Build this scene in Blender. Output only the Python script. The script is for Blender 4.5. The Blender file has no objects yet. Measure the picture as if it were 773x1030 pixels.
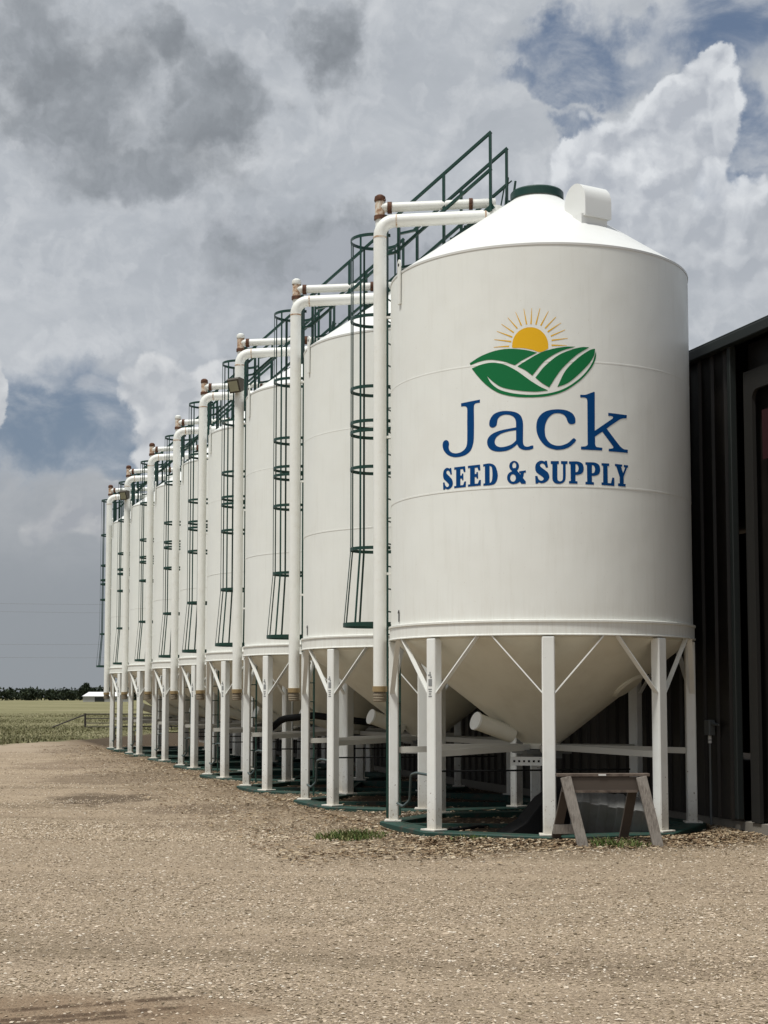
import bpy, bmesh, math, random
import numpy as np
from mathutils import Vector, Matrix
from mathutils.geometry import tessellate_polygon

random.seed(7)
rng = np.random.default_rng(7)
R_ = math.radians
SC = bpy.context.scene
COL = SC.collection

# ------------------------------------------------------------------ camera
GZ = -0.09                                   # ground level; bins' base rings reach up to z = 0
cam_d = bpy.data.cameras.new('camera')
cam = bpy.data.objects.new('camera', cam_d)
COL.objects.link(cam)
cam.location = (0, 0, 1.6)
cam.rotation_euler = (math.pi / 2 + 0.0806, 0, 0)
cam_d.sensor_fit = 'HORIZONTAL'
cam_d.sensor_width = 36
cam_d.lens = 1511.16 / 773 * 36
cam_d.shift_y = 63.87 / 773
cam_d.clip_start = 0.1
cam_d.clip_end = 6000
SC.camera = cam

# ------------------------------------------------------------------ node helpers
class NT:
    """Tiny helper to write node trees as expressions."""
    def __init__(self, tree):
        self.t = tree
        self.n = tree.nodes
        self.l = tree.links
    def _in(self, sock, v):
        if v is None:
            return
        if isinstance(v, bpy.types.NodeSocket):
            self.l.new(v, sock)
        else:
            if hasattr(sock, 'default_value'):
                dv = sock.default_value
                if hasattr(dv, '__len__') and len(dv) == 4 and len(v) == 3:
                    v = (*v, 1)
                sock.default_value = v
    def math(self, op, a, b=None, c=None, clamp=False):
        m = self.n.new('ShaderNodeMath'); m.operation = op; m.use_clamp = clamp
        for i, v in enumerate((a, b, c)):
            self._in(m.inputs[i], v)
        return m.outputs[0]
    def vmath(self, op, a, b=None, c=None):
        m = self.n.new('ShaderNodeVectorMath'); m.operation = op
        for i, v in enumerate((a, b, c)):
            if v is not None:
                self._in(m.inputs[i], v)
        return m.outputs['Value'] if op in ('LENGTH', 'DOT_PRODUCT', 'DISTANCE') else m.outputs[0]
    def mix(self, f, a, b, blend='MIX'):
        m = self.n.new('ShaderNodeMix'); m.data_type = 'RGBA'; m.blend_type = blend
        self._in(m.inputs[0], f); self._in(m.inputs[6], a); self._in(m.inputs[7], b)
        return m.outputs[2]
    def fmix(self, f, a, b):
        m = self.n.new('ShaderNodeMix'); m.data_type = 'FLOAT'
        self._in(m.inputs[0], f); self._in(m.inputs[2], a); self._in(m.inputs[3], b)
        return m.outputs[0]
    def noise(self, vec, scale, detail=4, rough=0.5, dist=0.0, lac=2.0):
        m = self.n.new('ShaderNodeTexNoise')
        self._in(m.inputs['Vector'], vec)
        m.inputs['Scale'].default_value = scale; m.inputs['Detail'].default_value = detail
        m.inputs['Roughness'].default_value = rough; m.inputs['Distortion'].default_value = dist
        m.inputs['Lacunarity'].default_value = lac
        return m.outputs[0]
    def voro(self, vec, scale, feature='F1', out=0, rand=1.0):
        m = self.n.new('ShaderNodeTexVoronoi'); m.feature = feature
        self._in(m.inputs['Vector'], vec)
        m.inputs['Scale'].default_value = scale; m.inputs['Randomness'].default_value = rand
        return m.outputs[out]
    def step(self, v, a, b, lo=0.0, hi=1.0, smooth=True):
        m = self.n.new('ShaderNodeMapRange'); m.interpolation_type = 'SMOOTHSTEP' if smooth else 'LINEAR'
        self._in(m.inputs[0], v)
        m.inputs[1].default_value = a; m.inputs[2].default_value = b
        m.inputs[3].default_value = lo; m.inputs[4].default_value = hi
        return m.outputs[0]
    def sep(self, v):
        m = self.n.new('ShaderNodeSeparateXYZ'); self._in(m.inputs[0], v); return m.outputs
    def comb(self, x, y, z):
        m = self.n.new('ShaderNodeCombineXYZ')
        for i, v in enumerate((x, y, z)): self._in(m.inputs[i], v)
        return m.outputs[0]
    def ramp(self, f, stops):
        m = self.n.new('ShaderNodeValToRGB'); self._in(m.inputs[0], f)
        cr = m.color_ramp
        while len(cr.elements) > 1: cr.elements.remove(cr.elements[-1])
        cr.elements[0].position = stops[0][0]; cr.elements[0].color = (*stops[0][1], 1)
        for p, c in stops[1:]:
            e = cr.elements.new(p); e.color = (*c, 1)
        return m.outputs[0]
    def bump(self, h, strength=0.3, dist=0.01, normal=None):
        m = self.n.new('ShaderNodeBump'); self._in(m.inputs['Height'], h)
        m.inputs['Strength'].default_value = strength; m.inputs['Distance'].default_value = dist
        if normal is not None: self._in(m.inputs['Normal'], normal)
        return m.outputs[0]

# ------------------------------------------------------------------ sun + sky
SUN_AZ, SUN_EL = R_(-48), R_(68)             # azimuth from the camera's back (-Y) towards -X
sdir = Vector((math.sin(SUN_AZ) * math.cos(SUN_EL), -math.cos(SUN_AZ) * math.cos(SUN_EL), math.sin(SUN_EL)))
sun_d = bpy.data.lights.new('sun', 'SUN')
sun_d.energy = 3.7
sun_d.angle = R_(10)
sun_d.color = (1.0, 0.985, 0.925)
sun = bpy.data.objects.new('sun', sun_d)
COL.objects.link(sun)
sun.location = sdir * 50
sun.rotation_euler = (-sdir).to_track_quat('-Z', 'Y').to_euler()

SC.view_settings.view_transform = 'Standard'
SC.view_settings.look = 'None'
SC.view_settings.exposure = 0.0
SC.view_settings.gamma = 1.0
SC.view_settings.use_curve_mapping = False

W = bpy.data.worlds.new('World')
SC.world = W
W.use_nodes = True
W.node_tree.nodes.clear()
w = NT(W.node_tree)
sky = w.n.new('ShaderNodeTexSky')
sky.sky_type = 'NISHITA'
sky.sun_disc = False
sky.sun_elevation = SUN_EL
sky.sun_rotation = math.atan2(sdir.x, sdir.y)
sky.air_density = 1.3
sky.dust_density = 2.0
tc = w.n.new('ShaderNodeTexCoord')
dx, dy, dz = w.sep(w.vmath('NORMALIZE', tc.outputs['Generated']))
az = w.math('ARCTAN2', dx, dy)
el = w.math('ARCSINE', dz)
q = w.comb(az, el, 0.0)                      # direction on the sky dome, in radians
# noise fields (clouds get flatter towards the horizon)
qs = w.comb(az, w.math('MULTIPLY', el, 1.5), 0.37)
def cnoise(vec, scale, detail, rough):
    m = w.n.new('ShaderNodeTexNoise'); w._in(m.inputs['Vector'], vec)
    m.inputs['Scale'].default_value = scale; m.inputs['Detail'].default_value = detail; m.inputs['Roughness'].default_value = rough
    return m.outputs['Color']
nb = w.noise(qs, 6.0, 8, 0.58, 0.2)          # big
nm = w.noise(w.vmath('ADD', qs, (3.1, 1.7, 0.0)), 16.0, 8, 0.6, 0.4)
nf = w.noise(w.vmath('ADD', q, (7.3, 2.1, 0.0)), 38.0, 6, 0.6, 0.0)
# fractal warps: one soft, one crisp, so that outlines break up at every size
wa = w.vmath('SUBTRACT', cnoise(w.vmath('ADD', q, (1.3, 5.1, 0.2)), 13.0, 9, 0.60), (0.5, 0.5, 0.5))
wb = w.vmath('SUBTRACT', cnoise(w.vmath('ADD', q, (9.3, 4.1, 0.6)), 42.0, 6, 0.62), (0.5, 0.5, 0.5))
q_soft = w.vmath('ADD', q, w.vmath('MULTIPLY', wa, (0.15, 0.11, 0.0)))
q_crisp = w.vmath('ADD', w.vmath('ADD', q, w.vmath('MULTIPLY', wa, (0.050, 0.050, 0.0))), w.vmath('MULTIPLY', wb, (0.019, 0.019, 0.0)))
# lumps inside the clouds, lit from the upper left
def lumps(scale, off, detail, seed):
    a_ = w.noise(w.vmath('ADD', q_crisp, (seed, 2.2, 0.1)), scale, detail, 0.55)
    b_ = w.noise(w.vmath('ADD', q_crisp, (seed + off * 0.7, 2.2 - off, 0.1)), scale, detail, 0.55)
    return w.math('SUBTRACT', b_, a_)
emb = w.math('ADD', w.math('MULTIPLY', lumps(19.0, 0.014, 5, 4.4), 1.5), w.math('MULTIPLY', lumps(52.0, 0.005, 4, 8.4), 0.9))

def blob(qq, u, v, ru, rv):
    d = w.vmath('MULTIPLY', w.vmath('SUBTRACT', qq, (u, v, 0.0)), (1 / ru, 1 / rv, 0.0))
    return w.math('SUBTRACT', 1.0, w.vmath('LENGTH', d))
def union(qq, bl):
    o = None
    for b in bl:
        b = blob(qq, *b)
        if o is None: o = b; continue
        m = w.n.new('ShaderNodeMath'); m.operation = 'SMOOTH_MAX'
        w._in(m.inputs[0], o); w._in(m.inputs[1], b); m.inputs[2].default_value = 0.3
        o = m.outputs[0]
    return o
K = 10.0                                     # background strength is 0.1
def kc(r, g, b): return (r * K, g * K, b * K)
# 0: clear blue between the clouds
blue = w.mix(0.70, sky.outputs[0], kc(0.105, 0.150, 0.245))
blue = w.mix(w.step(el, 0.25, 0.14, 0.0, 0.75), blue, kc(0.205, 0.265, 0.345))
# 1: high veil over nearly everything, thinner over a few gaps
gf = union(q_soft, [(0.148, 0.411, 0.062, 0.025), (0.250, 0.420, 0.058, 0.042), (0.246, 0.362, 0.045, 0.026),
                  (0.215, 0.325, 0.022, 0.014), (0.235, 0.330, 0.03, 0.012), (0.135, 0.365, 0.022, 0.016), (0.125, 0.392, 0.05, 0.012),
                  (-0.225, 0.172, 0.095, 0.042), (-0.16, 0.160, 0.06, 0.03), (1.6, 0.5, 0.6, 0.4), (-1.9, 0.4, 0.5, 0.3), (3.0, 0.8, 0.5, 0.3)])
gaps = w.step(w.math('MULTIPLY_ADD', w.math('SUBTRACT', nm, 0.5), 1.3, gf), -0.15, 0.55)
veil_c = w.ramp(w.math('ADD', w.math('MULTIPLY', nb, 0.55), w.math('MULTIPLY', nm, 0.45)),
                [(0.30, kc(0.375, 0.405, 0.445)), (0.50, kc(0.455, 0.485, 0.525)), (0.68, kc(0.59, 0.615, 0.645))])
veil_c = w.mix(w.math('MULTIPLY_ADD', emb, 1.1, 0.06, clamp=True), veil_c, kc(0.68, 0.70, 0.725))
wisp = w.step(nm, 0.40, 0.76, 0.03, 0.80)
veil_f = w.math('SUBTRACT', 1.0, w.math('MULTIPLY', gaps, w.math('SUBTRACT', 1.0, wisp)))
c = w.mix(veil_f, blue, veil_c)
# 2: heavy grey clouds
df = union(q_soft, [(-0.225, 0.400, 0.065, 0.050), (-0.165, 0.338, 0.085, 0.024), (-0.225, 0.365, 0.075, 0.026), (-0.13, 0.378, 0.040, 0.045), (-0.155, 0.41, 0.03, 0.025),
                  (-0.040, 0.418, 0.034, 0.034), (0.0, 0.262, 0.12, 0.045), (-0.055, 0.295, 0.09, 0.03), (-0.10, 0.205, 0.05, 0.02)])
df = w.math('MULTIPLY_ADD', w.math('SUBTRACT', nf, 0.5), 0.5, df)
dk = w.step(df, -0.15, 0.60)
dtone = w.math('ADD', w.math('MULTIPLY', w.step(el, 0.27, 0.36), 0.62), w.math('MULTIPLY', w.math('SUBTRACT', nm, 0.5), 0.9))
dtone = w.math('SUBTRACT', dtone, w.math('MULTIPLY', emb, 1.2))
dk_c = w.ramp(dtone, [(0.0, kc(0.37, 0.395, 0.435)), (0.45, kc(0.285, 0.310, 0.340)), (0.95, kc(0.215, 0.236, 0.262))])
c = w.mix(w.math('MULTIPLY', dk, 0.90), c, dk_c)
# 3: bright cumulus
def puff(vec):
    o = None
    for sc_, k_ in ((24.0, 0.55), (52.0, 0.30), (110.0, 0.14)):
        m = w.n.new('ShaderNodeTexVoronoi'); m.feature = 'SMOOTH_F1'; m.voronoi_dimensions = '2D'
        w._in(m.inputs['Vector'], vec); m.inputs['Scale'].default_value = sc_; m.inputs['Smoothness'].default_value = 0.35
        v_ = w.math('MULTIPLY', w.math('SUBTRACT', 0.45, m.outputs['Distance']), k_)
        o = v_ if o is None else w.math('ADD', o, v_)
    return o
q_puff = w.vmath('ADD', w.vmath('ADD', q, w.vmath('MULTIPLY', wa, (0.036, 0.036, 0.0))), w.vmath('MULTIPLY', wb, (0.012, 0.012, 0.0)))
pf = puff(q_puff)
pfe = w.math('SUBTRACT', pf, puff(w.vmath('ADD', q_puff, (-0.0045, 0.0065, 0.0))))
def cumulus(c, bl, e1, col_lit, col_shade, fade=None, k=0.92, depth=0.8):
    f = w.math('MULTIPLY_ADD', pf, 1.1, union(q_puff, bl))
    m = w.step(f, 0.0, e1)
    s = w.math('MULTIPLY_ADD', emb, 1.2, w.step(f, 0.0, depth, 0.74, 0.24))
    s = w.math('MULTIPLY_ADD', pfe, 2.6, s)
    m = w.math('MULTIPLY', m, k)
    if fade: m = w.math('MULTIPLY', m, fade)
    return w.mix(m, c, w.mix(w.math('MULTIPLY', s, 1.0, clamp=True), col_shade, col_lit))
LIT = kc(0.72, 0.745, 0.775); SHD = kc(0.44, 0.47, 0.52)
c = cumulus(c, [(0.24, 0.285, 0.075, 0.05), (0.165, 0.300, 0.07, 0.04), (0.11, 0.325, 0.055, 0.025)], 0.5, kc(0.58, 0.605, 0.64), kc(0.40, 0.43, 0.475), None, 0.75)
c = cumulus(c, [(0.190, 0.335, 0.036, 0.038), (0.162, 0.345, 0.034, 0.026), (0.218, 0.388, 0.016, 0.018), (0.200, 0.372, 0.026, 0.022),
                (0.215, 0.350, 0.028, 0.03), (0.215, 0.310, 0.04, 0.03), (0.155, 0.322, 0.050, 0.036), (0.227, 0.402, 0.014, 0.012), (0.185, 0.355, 0.04, 0.03), (0.222, 0.380, 0.022, 0.022), (0.135, 0.345, 0.025, 0.016)], 0.20, LIT, SHD, w.step(w.math('MULTIPLY_ADD', w.sep(wa)[0], 0.12, el), 0.275, 0.345), 0.97, 1.0)
c = cumulus(c, [(-0.160, 0.203, 0.020, 0.026), (-0.135, 0.195, 0.033, 0.030), (-0.148, 0.170, 0.026, 0.026), (-0.180, 0.124, 0.020, 0.017),
                (-0.258, 0.195, 0.012, 0.026), (-0.12, 0.15, 0.03, 0.04), (-0.085, 0.212, 0.02, 0.012)],
            0.22, kc(0.68, 0.695, 0.71), kc(0.46, 0.485, 0.52))
c = cumulus(c, [(-0.228, 0.2015, 0.016, 0.007), (-0.199, 0.201, 0.012, 0.005)], 0.9, kc(0.50, 0.53, 0.57), kc(0.40, 0.43, 0.48), None, 0.7)
# low cloud bank and grey haze above the horizon
wav = w.sep(wa)[1]
bank = w.step(w.math('MULTIPLY_ADD', wav, 0.07, el), 0.150, 0.132)
c = w.mix(w.math('MULTIPLY', bank, 0.93), c, w.mix(w.step(el, 0.05, 0.15), kc(0.285, 0.31, 0.338), w.mix(w.step(nm, 0.3, 0.7), kc(0.345, 0.37, 0.40), kc(0.43, 0.45, 0.475))))
c = cumulus(c, [(-0.213, 0.115, 0.026, 0.015), (-0.186, 0.114, 0.02, 0.014)], 0.55,
            kc(0.52, 0.53, 0.54), kc(0.36, 0.38, 0.415), w.step(el, 0.085, 0.112))
c = w.mix(w.step(el, 0.10, 0.0, 0.0, 0.75), c, kc(0.285, 0.308, 0.330))
bg = w.n.new('ShaderNodeBackground')
w._in(bg.inputs[0], c)
bg.inputs[1].default_value = 0.1
wo = w.n.new('ShaderNodeOutputWorld')
w.l.new(bg.outputs[0], wo.inputs[0])

# ------------------------------------------------------------------ materials
M = {}
def mat(name, col, rough=0.5, metal=0.0, build=None, spec=None):
    m = bpy.data.materials.new(name); m.use_nodes = True
    t = NT(m.node_tree); b = m.node_tree.nodes['Principled BSDF']
    b.inputs['Base Color'].default_value = (*col, 1)
    b.inputs['Roughness'].default_value = rough
    b.inputs['Metallic'].default_value = metal
    if spec is not None: b.inputs['Specular IOR Level'].default_value = spec
    if build: build(t, b)
    M[name] = m
    return m
def ocoord(t):
    n = t.n.new('ShaderNodeTexCoord'); return n.outputs['Object']
def gcoord(t):
    n = t.n.new('ShaderNodeNewGeometry'); return n.outputs['Position']

def vary(t, o):
    oi = t.n.new('ShaderNodeObjectInfo')
    return t.vmath('ADD', o, t.comb(0.0, 0.0, t.math('MULTIPLY', oi.outputs['Random'], 37.0)))
def b_shell(t, b):
    oi = t.n.new('ShaderNodeObjectInfo'); o = ocoord(t); x, y, z = t.sep(o)
    ang = t.math('ARCTAN2', x, y)
    o = vary(t, o)
    st = t.comb(t.math('MULTIPLY', ang, 9.0), t.math('MULTIPLY', z, 0.35), t.math('MULTIPLY', oi.outputs['Random'], 21.0))
    streak = t.step(t.noise(st, 3.0, 6, 0.65), 0.48, 0.78)
    top = t.step(z, 4.5, 7.0)
    grime = t.step(t.noise(o, 1.1, 5, 0.6), 0.42, 0.75)
    low = t.step(z, 2.9, 2.35)
    col = t.mix(t.math('MULTIPLY', streak, 0.22), (0.815, 0.825, 0.785), (0.63, 0.625, 0.565))
    col = t.mix(t.math('MULTIPLY', grime, 0.16), col, (0.64, 0.61, 0.54))
    col = t.mix(t.math('MULTIPLY', low, t.step(t.noise(st, 6.0, 5, 0.7), 0.3, 0.8, 0.0, 0.28)), col, (0.55, 0.50, 0.41))
    speck = t.math('MULTIPLY', t.step(t.noise(o, 55.0, 2, 0.5), 0.72, 0.78), 0.35)
    col = t.mix(speck, col, (0.33, 0.25, 0.16))
    t._in(b.inputs['Base Color'], col)
    t._in(b.inputs['Roughness'], t.step(t.noise(o, 3.0, 4, 0.6), 0.3, 0.7, 0.38, 0.55))
    h = t.noise(t.comb(t.math('MULTIPLY', ang, 2.2), t.math('MULTIPLY', z, 0.8), 0.0), 1.6, 2, 0.5)
    t._in(b.inputs['Normal'], t.bump(h, 0.5, 0.02))
mat('white_shell', (0.8, 0.79, 0.74), 0.45, build=b_shell)

def b_roof(t, b):
    o = vary(t, ocoord(t))
    g = t.step(t.noise(o, 2.2, 6, 0.65), 0.45, 0.8)
    t._in(b.inputs['Base Color'], t.mix(t.math('MULTIPLY', g, 0.22), (0.755, 0.76, 0.74), (0.55, 0.53, 0.48)))
    t._in(b.inputs['Normal'], t.bump(t.noise(o, 1.5, 2, 0.5), 0.35, 0.02))
mat('white_roof', (0.82, 0.82, 0.8), 0.42, build=b_roof)

def b_pipe(t, b):
    o = vary(t, ocoord(t))
    g = t.step(t.noise(o, 5.0, 6, 0.7), 0.45, 0.8)
    col = t.mix(t.math('MULTIPLY', g, 0.35), (0.815, 0.82, 0.78), (0.58, 0.53, 0.43))
    sp = t.step(t.noise(o, 42.0, 3, 0.6), 0.70, 0.76)
    col = t.mix(t.math('MULTIPLY', sp, 0.6), col, (0.22, 0.11, 0.05))
    t._in(b.inputs['Base Color'], col)
mat('white_pipe', (0.8, 0.78, 0.73), 0.4, build=b_pipe)

def b_leg(t, b):
    o = ocoord(t); x, y, z = t.sep(o)
    g = t.step(t.noise(o, 4.0, 6, 0.65), 0.42, 0.78)
    col = t.mix(t.math('MULTIPLY', g, 0.25), (0.815, 0.825, 0.795), (0.58, 0.55, 0.48))
    n = t.math('MULTIPLY_ADD', t.step(z, 1.0, 0.1), 0.10, t.noise(o, 26.0, 5, 0.7))
    chip = t.step(n, 0.70, 0.73)
    col = t.mix(t.math('MULTIPLY', chip, 0.85), col, (0.15, 0.085, 0.05))
    splash = t.step(t.math('MULTIPLY_ADD', t.noise(o, 7.0, 4, 0.6), 0.4, z), 0.65, 0.2, 0.0, 0.55)
    col = t.mix(splash, col, (0.47, 0.41, 0.32))
    t._in(b.inputs['Base Color'], col)
mat('white_leg', (0.8, 0.79, 0.74), 0.5, build=b_leg)

def b_hop(t, b):
    o = vary(t, ocoord(t))
    g = t.step(t.noise(o, 2.5, 6, 0.65), 0.4, 0.75)
    t._in(b.inputs['Base Color'], t.mix(t.math('MULTIPLY', g, 0.3), (0.70, 0.68, 0.58), (0.48, 0.44, 0.34)))
mat('cream_hopper', (0.77, 0.745, 0.66), 0.5, build=b_hop)

def b_green(t, b):
    o = ocoord(t)
    g = t.step(t.noise(o, 9.0, 5, 0.65), 0.45, 0.75)
    t._in(b.inputs['Base Color'], t.mix(g, (0.006, 0.040, 0.028), (0.012, 0.050, 0.037)))
mat('green_paint', (0.01, 0.045, 0.033), 0.38, build=b_green)

def b_ring(t, b):
    o = ocoord(t)
    g = t.step(t.noise(o, 6.0, 6, 0.7), 0.45, 0.72)
    t._in(b.inputs['Base Color'], t.mix(g, (0.006, 0.042, 0.030), (0.055, 0.045, 0.032)))
mat('green_ring', (0.01, 0.05, 0.035), 0.7, build=b_ring)

def b_rust(t, b):
    o = vary(t, ocoord(t))
    t._in(b.inputs['Base Color'], t.ramp(t.noise(o, 22.0, 6, 0.7), [(0.3, (0.045, 0.018, 0.012)), (0.55, (0.11, 0.045, 0.022)), (0.75, (0.24, 0.12, 0.06))]))
    t._in(b.inputs['Normal'], t.bump(t.noise(o, 60.0, 4, 0.6), 0.5, 0.004))
mat('rust', (0.1, 0.04, 0.02), 0.85, build=b_rust)
def b_rusty(t, b):
    o = vary(t, ocoord(t))
    t._in(b.inputs['Base Color'], t.ramp(t.noise(o, 14.0, 6, 0.7), [(0.40, (0.70, 0.66, 0.58)), (0.52, (0.52, 0.36, 0.24)), (0.66, (0.22, 0.10, 0.05))]))
mat('rusty_white', (0.5, 0.35, 0.25), 0.7, build=b_rusty)
mat('brass', (0.33, 0.24, 0.12), 0.55, 0.3)
mat('cap_tan', (0.20, 0.165, 0.115), 0.7)
mat('decal_blue', (0.0, 0.050, 0.185), 0.75, spec=0.12)
mat('decal_green', (0.0, 0.15, 0.042), 0.6, spec=0.25)
mat('decal_yellow', (0.80, 0.45, 0.008), 0.6, spec=0.25)
mat('dirty_white', (0.50, 0.49, 0.44), 0.6)
mat('decal_black', (0.015, 0.016, 0.02), 0.5)
mat('decal_grey', (0.24, 0.25, 0.25), 0.6)
mat('black_plastic', (0.007, 0.007, 0.0075), 0.8, spec=0.2)
mat('hose_teal', (0.06, 0.085, 0.085), 0.5)
mat('lamp_bronze', (0.060, 0.050, 0.036), 0.55)
mat('lamp_lens', (0.32, 0.31, 0.22), 0.22)
mat('red_panel', (0.022, 0.001, 0.003), 0.6)
mat('dark_glass', (0.006, 0.007, 0.008), 0.08)
mat('galvanised', (0.14, 0.15, 0.15), 0.55, 0.5)
mat('white_fitting', (0.7, 0.7, 0.68), 0.4)

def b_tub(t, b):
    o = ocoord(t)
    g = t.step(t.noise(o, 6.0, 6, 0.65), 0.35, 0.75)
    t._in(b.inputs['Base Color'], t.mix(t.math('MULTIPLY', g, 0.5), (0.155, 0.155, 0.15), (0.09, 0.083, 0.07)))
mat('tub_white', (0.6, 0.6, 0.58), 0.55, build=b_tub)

def b_shed(t, b):
    o = ocoord(t)
    g = t.step(t.noise(o, 3.0, 6, 0.65), 0.4, 0.8)
    x, y, z = t.sep(o)
    dust = t.step(t.math('MULTIPLY_ADD', t.noise(o, 2.0, 4, 0.6), 0.8, z), 1.3, 0.1)
    col = t.mix(g, (0.0095, 0.0080, 0.0070), (0.017, 0.0140, 0.0118))
    t._in(b.inputs['Base Color'], t.mix(t.math('MULTIPLY', dust, 0.45), col, (0.06, 0.048, 0.036)))
mat('black_metal', (0.01, 0.009, 0.009), 0.42, build=b_shed, spec=0.35)
mat('shed_frame', (0.0115, 0.0105, 0.0088), 0.65)
mat('shed_trim', (0.014, 0.018, 0.017), 0.5)
mat('concrete', (0.22, 0.20, 0.17), 0.9)

def b_wood(t, b):
    o = ocoord(t)
    gr = t.noise(t.vmath('MULTIPLY', o, (6.0, 45.0, 6.0)), 2.0, 6, 0.65, 0.6)
    t._in(b.inputs['Base Color'], t.ramp(gr, [(0.3, (0.05, 0.036, 0.028)), (0.5, (0.11, 0.082, 0.064)), (0.72, (0.18, 0.145, 0.115))]))
    t._in(b.inputs['Normal'], t.bump(gr, 0.4, 0.006))
mat('grey_wood', (0.2, 0.17, 0.14), 0.85, build=b_wood)
def b_woodv(t, b):
    o = ocoord(t)
    gr = t.noise(t.vmath('MULTIPLY', o, (40.0, 40.0, 4.5)), 1.6, 6, 0.65, 0.6)
    pale = t.step(t.noise(o, 5.0, 4, 0.6), 0.42, 0.62)
    c1 = t.ramp(gr, [(0.3, (0.10, 0.085, 0.072)), (0.5, (0.20, 0.175, 0.15)), (0.72, (0.30, 0.265, 0.235))])
    t._in(b.inputs['Base Color'], t.mix(t.math('MULTIPLY', pale, 0.4), c1, (0.30, 0.275, 0.245)))
    t._in(b.inputs['Normal'], t.bump(gr, 0.4, 0.006))
mat('grey_wood_leg', (0.25, 0.2, 0.17), 0.85, build=b_woodv)
mat('dark_wood', (0.075, 0.058, 0.046), 0.85)

# ground: gravel yard, dirt tracks, field; world positions (metres)
def b_ground(t, b):
    p = gcoord(t); x, y, z = t.sep(p)
    pv = t.comb(x, y, 0.0)
    big = t.noise(pv, 0.35, 6, 0.6)
    mid = t.noise(pv, 1.6, 6, 0.65)
    band = t.noise(t.vmath('MULTIPLY', pv, (0.25, 1.3, 1.0)), 1.0, 5, 0.6)
    v1 = t.voro(pv, 55.0, 'F1', 1); v1d = t.voro(pv, 55.0, 'F1', 0)
    s1 = t.sep(v1)[0]
    fine = t.noise(pv, 140.0, 3, 0.7)
    g = t.ramp(t.math('ADD', t.math('MULTIPLY', s1, 0.55), t.math('MULTIPLY', fine, 0.45)),
               [(0.15, (0.120, 0.088, 0.061)), (0.42, (0.325, 0.250, 0.176)), (0.72, (0.47, 0.371, 0.268)), (0.95, (0.63, 0.525, 0.40))])
    g = t.mix(t.step(mid, 0.4, 0.72, 0.0, 0.35), g, (0.235, 0.185, 0.13))
    g = t.mix(t.step(big, 0.42, 0.65, 0.0, 0.5), g, (0.355, 0.275, 0.195))
    g = t.mix(t.step(band, 0.52, 0.70, 0.0, 0.45), g, (0.40, 0.325, 0.235))
    lane = t.noise(t.comb(t.math('MULTIPLY', x, 0.07), t.math('MULTIPLY_ADD', x, 0.05, t.math('MULTIPLY', y, 0.85)), 0.0), 1.0, 4, 0.6)
    g = t.mix(t.step(lane, 0.50, 0.64, 0.0, 0.6), g, t.mix(fine, (0.360, 0.280, 0.197), (0.50, 0.395, 0.286)))
    g = t.mix(t.step(lane, 0.44, 0.33, 0.0, 0.55), g, (0.205, 0.158, 0.106))
    # pale compacted dirt further out in the yard, wheel tracks
    far = t.step(t.math('MULTIPLY_ADD', t.math('SUBTRACT', mid, 0.5), 6.0, y), 42.0, 50.0, 0.0, 0.75)
    g = t.mix(far, g, (0.40, 0.318, 0.235))
    # damp dark patches and brown soil
    def patch(px, py, rx, ry, e=0.5):
        d = t.vmath('LENGTH', t.vmath('MULTIPLY', t.vmath('SUBTRACT', pv, (px, py, 0.0)), (1 / rx, 1 / ry, 0.0)))
        f = t.math('MULTIPLY_ADD', t.math('SUBTRACT', mid, 0.5), 1.4, t.math('SUBTRACT', 1.0, d))
        return t.step(f, 0.0, e)
    g = t.mix(t.math('MULTIPLY', patch(-4.7, 25.3, 1.25, 2.0), 0.8), g, (0.085, 0.060, 0.040))
    g = t.mix(t.math('MULTIPLY', patch(-5.4, 32.0, 2.2, 3.5), 0.6), g, (0.15, 0.11, 0.075))
    g = t.mix(t.math('MULTIPLY', patch(-2.7, 23.0, 1.3, 1.2), 0.55), g, (0.14, 0.10, 0.07))
    g = t.mix(t.math('MULTIPLY', patch(-7.6, 38.0, 2.0, 3.5), 0.5), g, (0.19, 0.138, 0.098))
    g = t.mix(t.math('MULTIPLY', patch(-9.5, 47.0, 1.6, 3.0), 0.55), g, (0.20, 0.150, 0.108))
    g = t.mix(t.math('MULTIPLY', patch(-1.9, 8.15, 1.45, 0.62), 0.7), g, (0.26, 0.180, 0.115))
    # tyre tread ridges in the soil at lower left
    wx = t.math('ADD', t.math('MULTIPLY', y, 1.0), t.math('MULTIPLY', x, -0.36))
    for c0 in (8.97, 8.72, 8.60):
        tr = t.step(t.math('ABSOLUTE', t.math('SUBTRACT', wx, c0)), 0.075, 0.02)
        tr = t.math('MULTIPLY', tr, t.step(x, -0.9, -1.25))
        tr = t.math('MULTIPLY', tr, t.step(t.noise(t.vmath('MULTIPLY', pv, (9.0, 3.0, 1.0)), 1.0, 3, 0.6), 0.36, 0.52))
        g = t.mix(t.math('MULTIPLY', tr, 0.85), g, (0.095, 0.062, 0.040))
    g = t.mix(t.math('MULTIPLY', patch(-3.4, 20.0, 1.8, .8), 0.40), g, (0.15, 0.108, 0.072))
    g = t.mix(t.math('MULTIPLY', patch(1.6, 9.6, 1.5, .5), 0.35), g, (0.17, 0.125, 0.085))
    # leaf litter and soil along the bins' feet (a strip in row coordinates)
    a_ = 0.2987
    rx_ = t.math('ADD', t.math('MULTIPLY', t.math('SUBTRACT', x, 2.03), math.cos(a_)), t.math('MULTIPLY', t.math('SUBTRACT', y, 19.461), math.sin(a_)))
    ry_ = t.math('ADD', t.math('MULTIPLY', t.math('SUBTRACT', x, 2.03), -math.sin(a_)), t.math('MULTIPLY', t.math('SUBTRACT', y, 19.461), math.cos(a_)))
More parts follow.
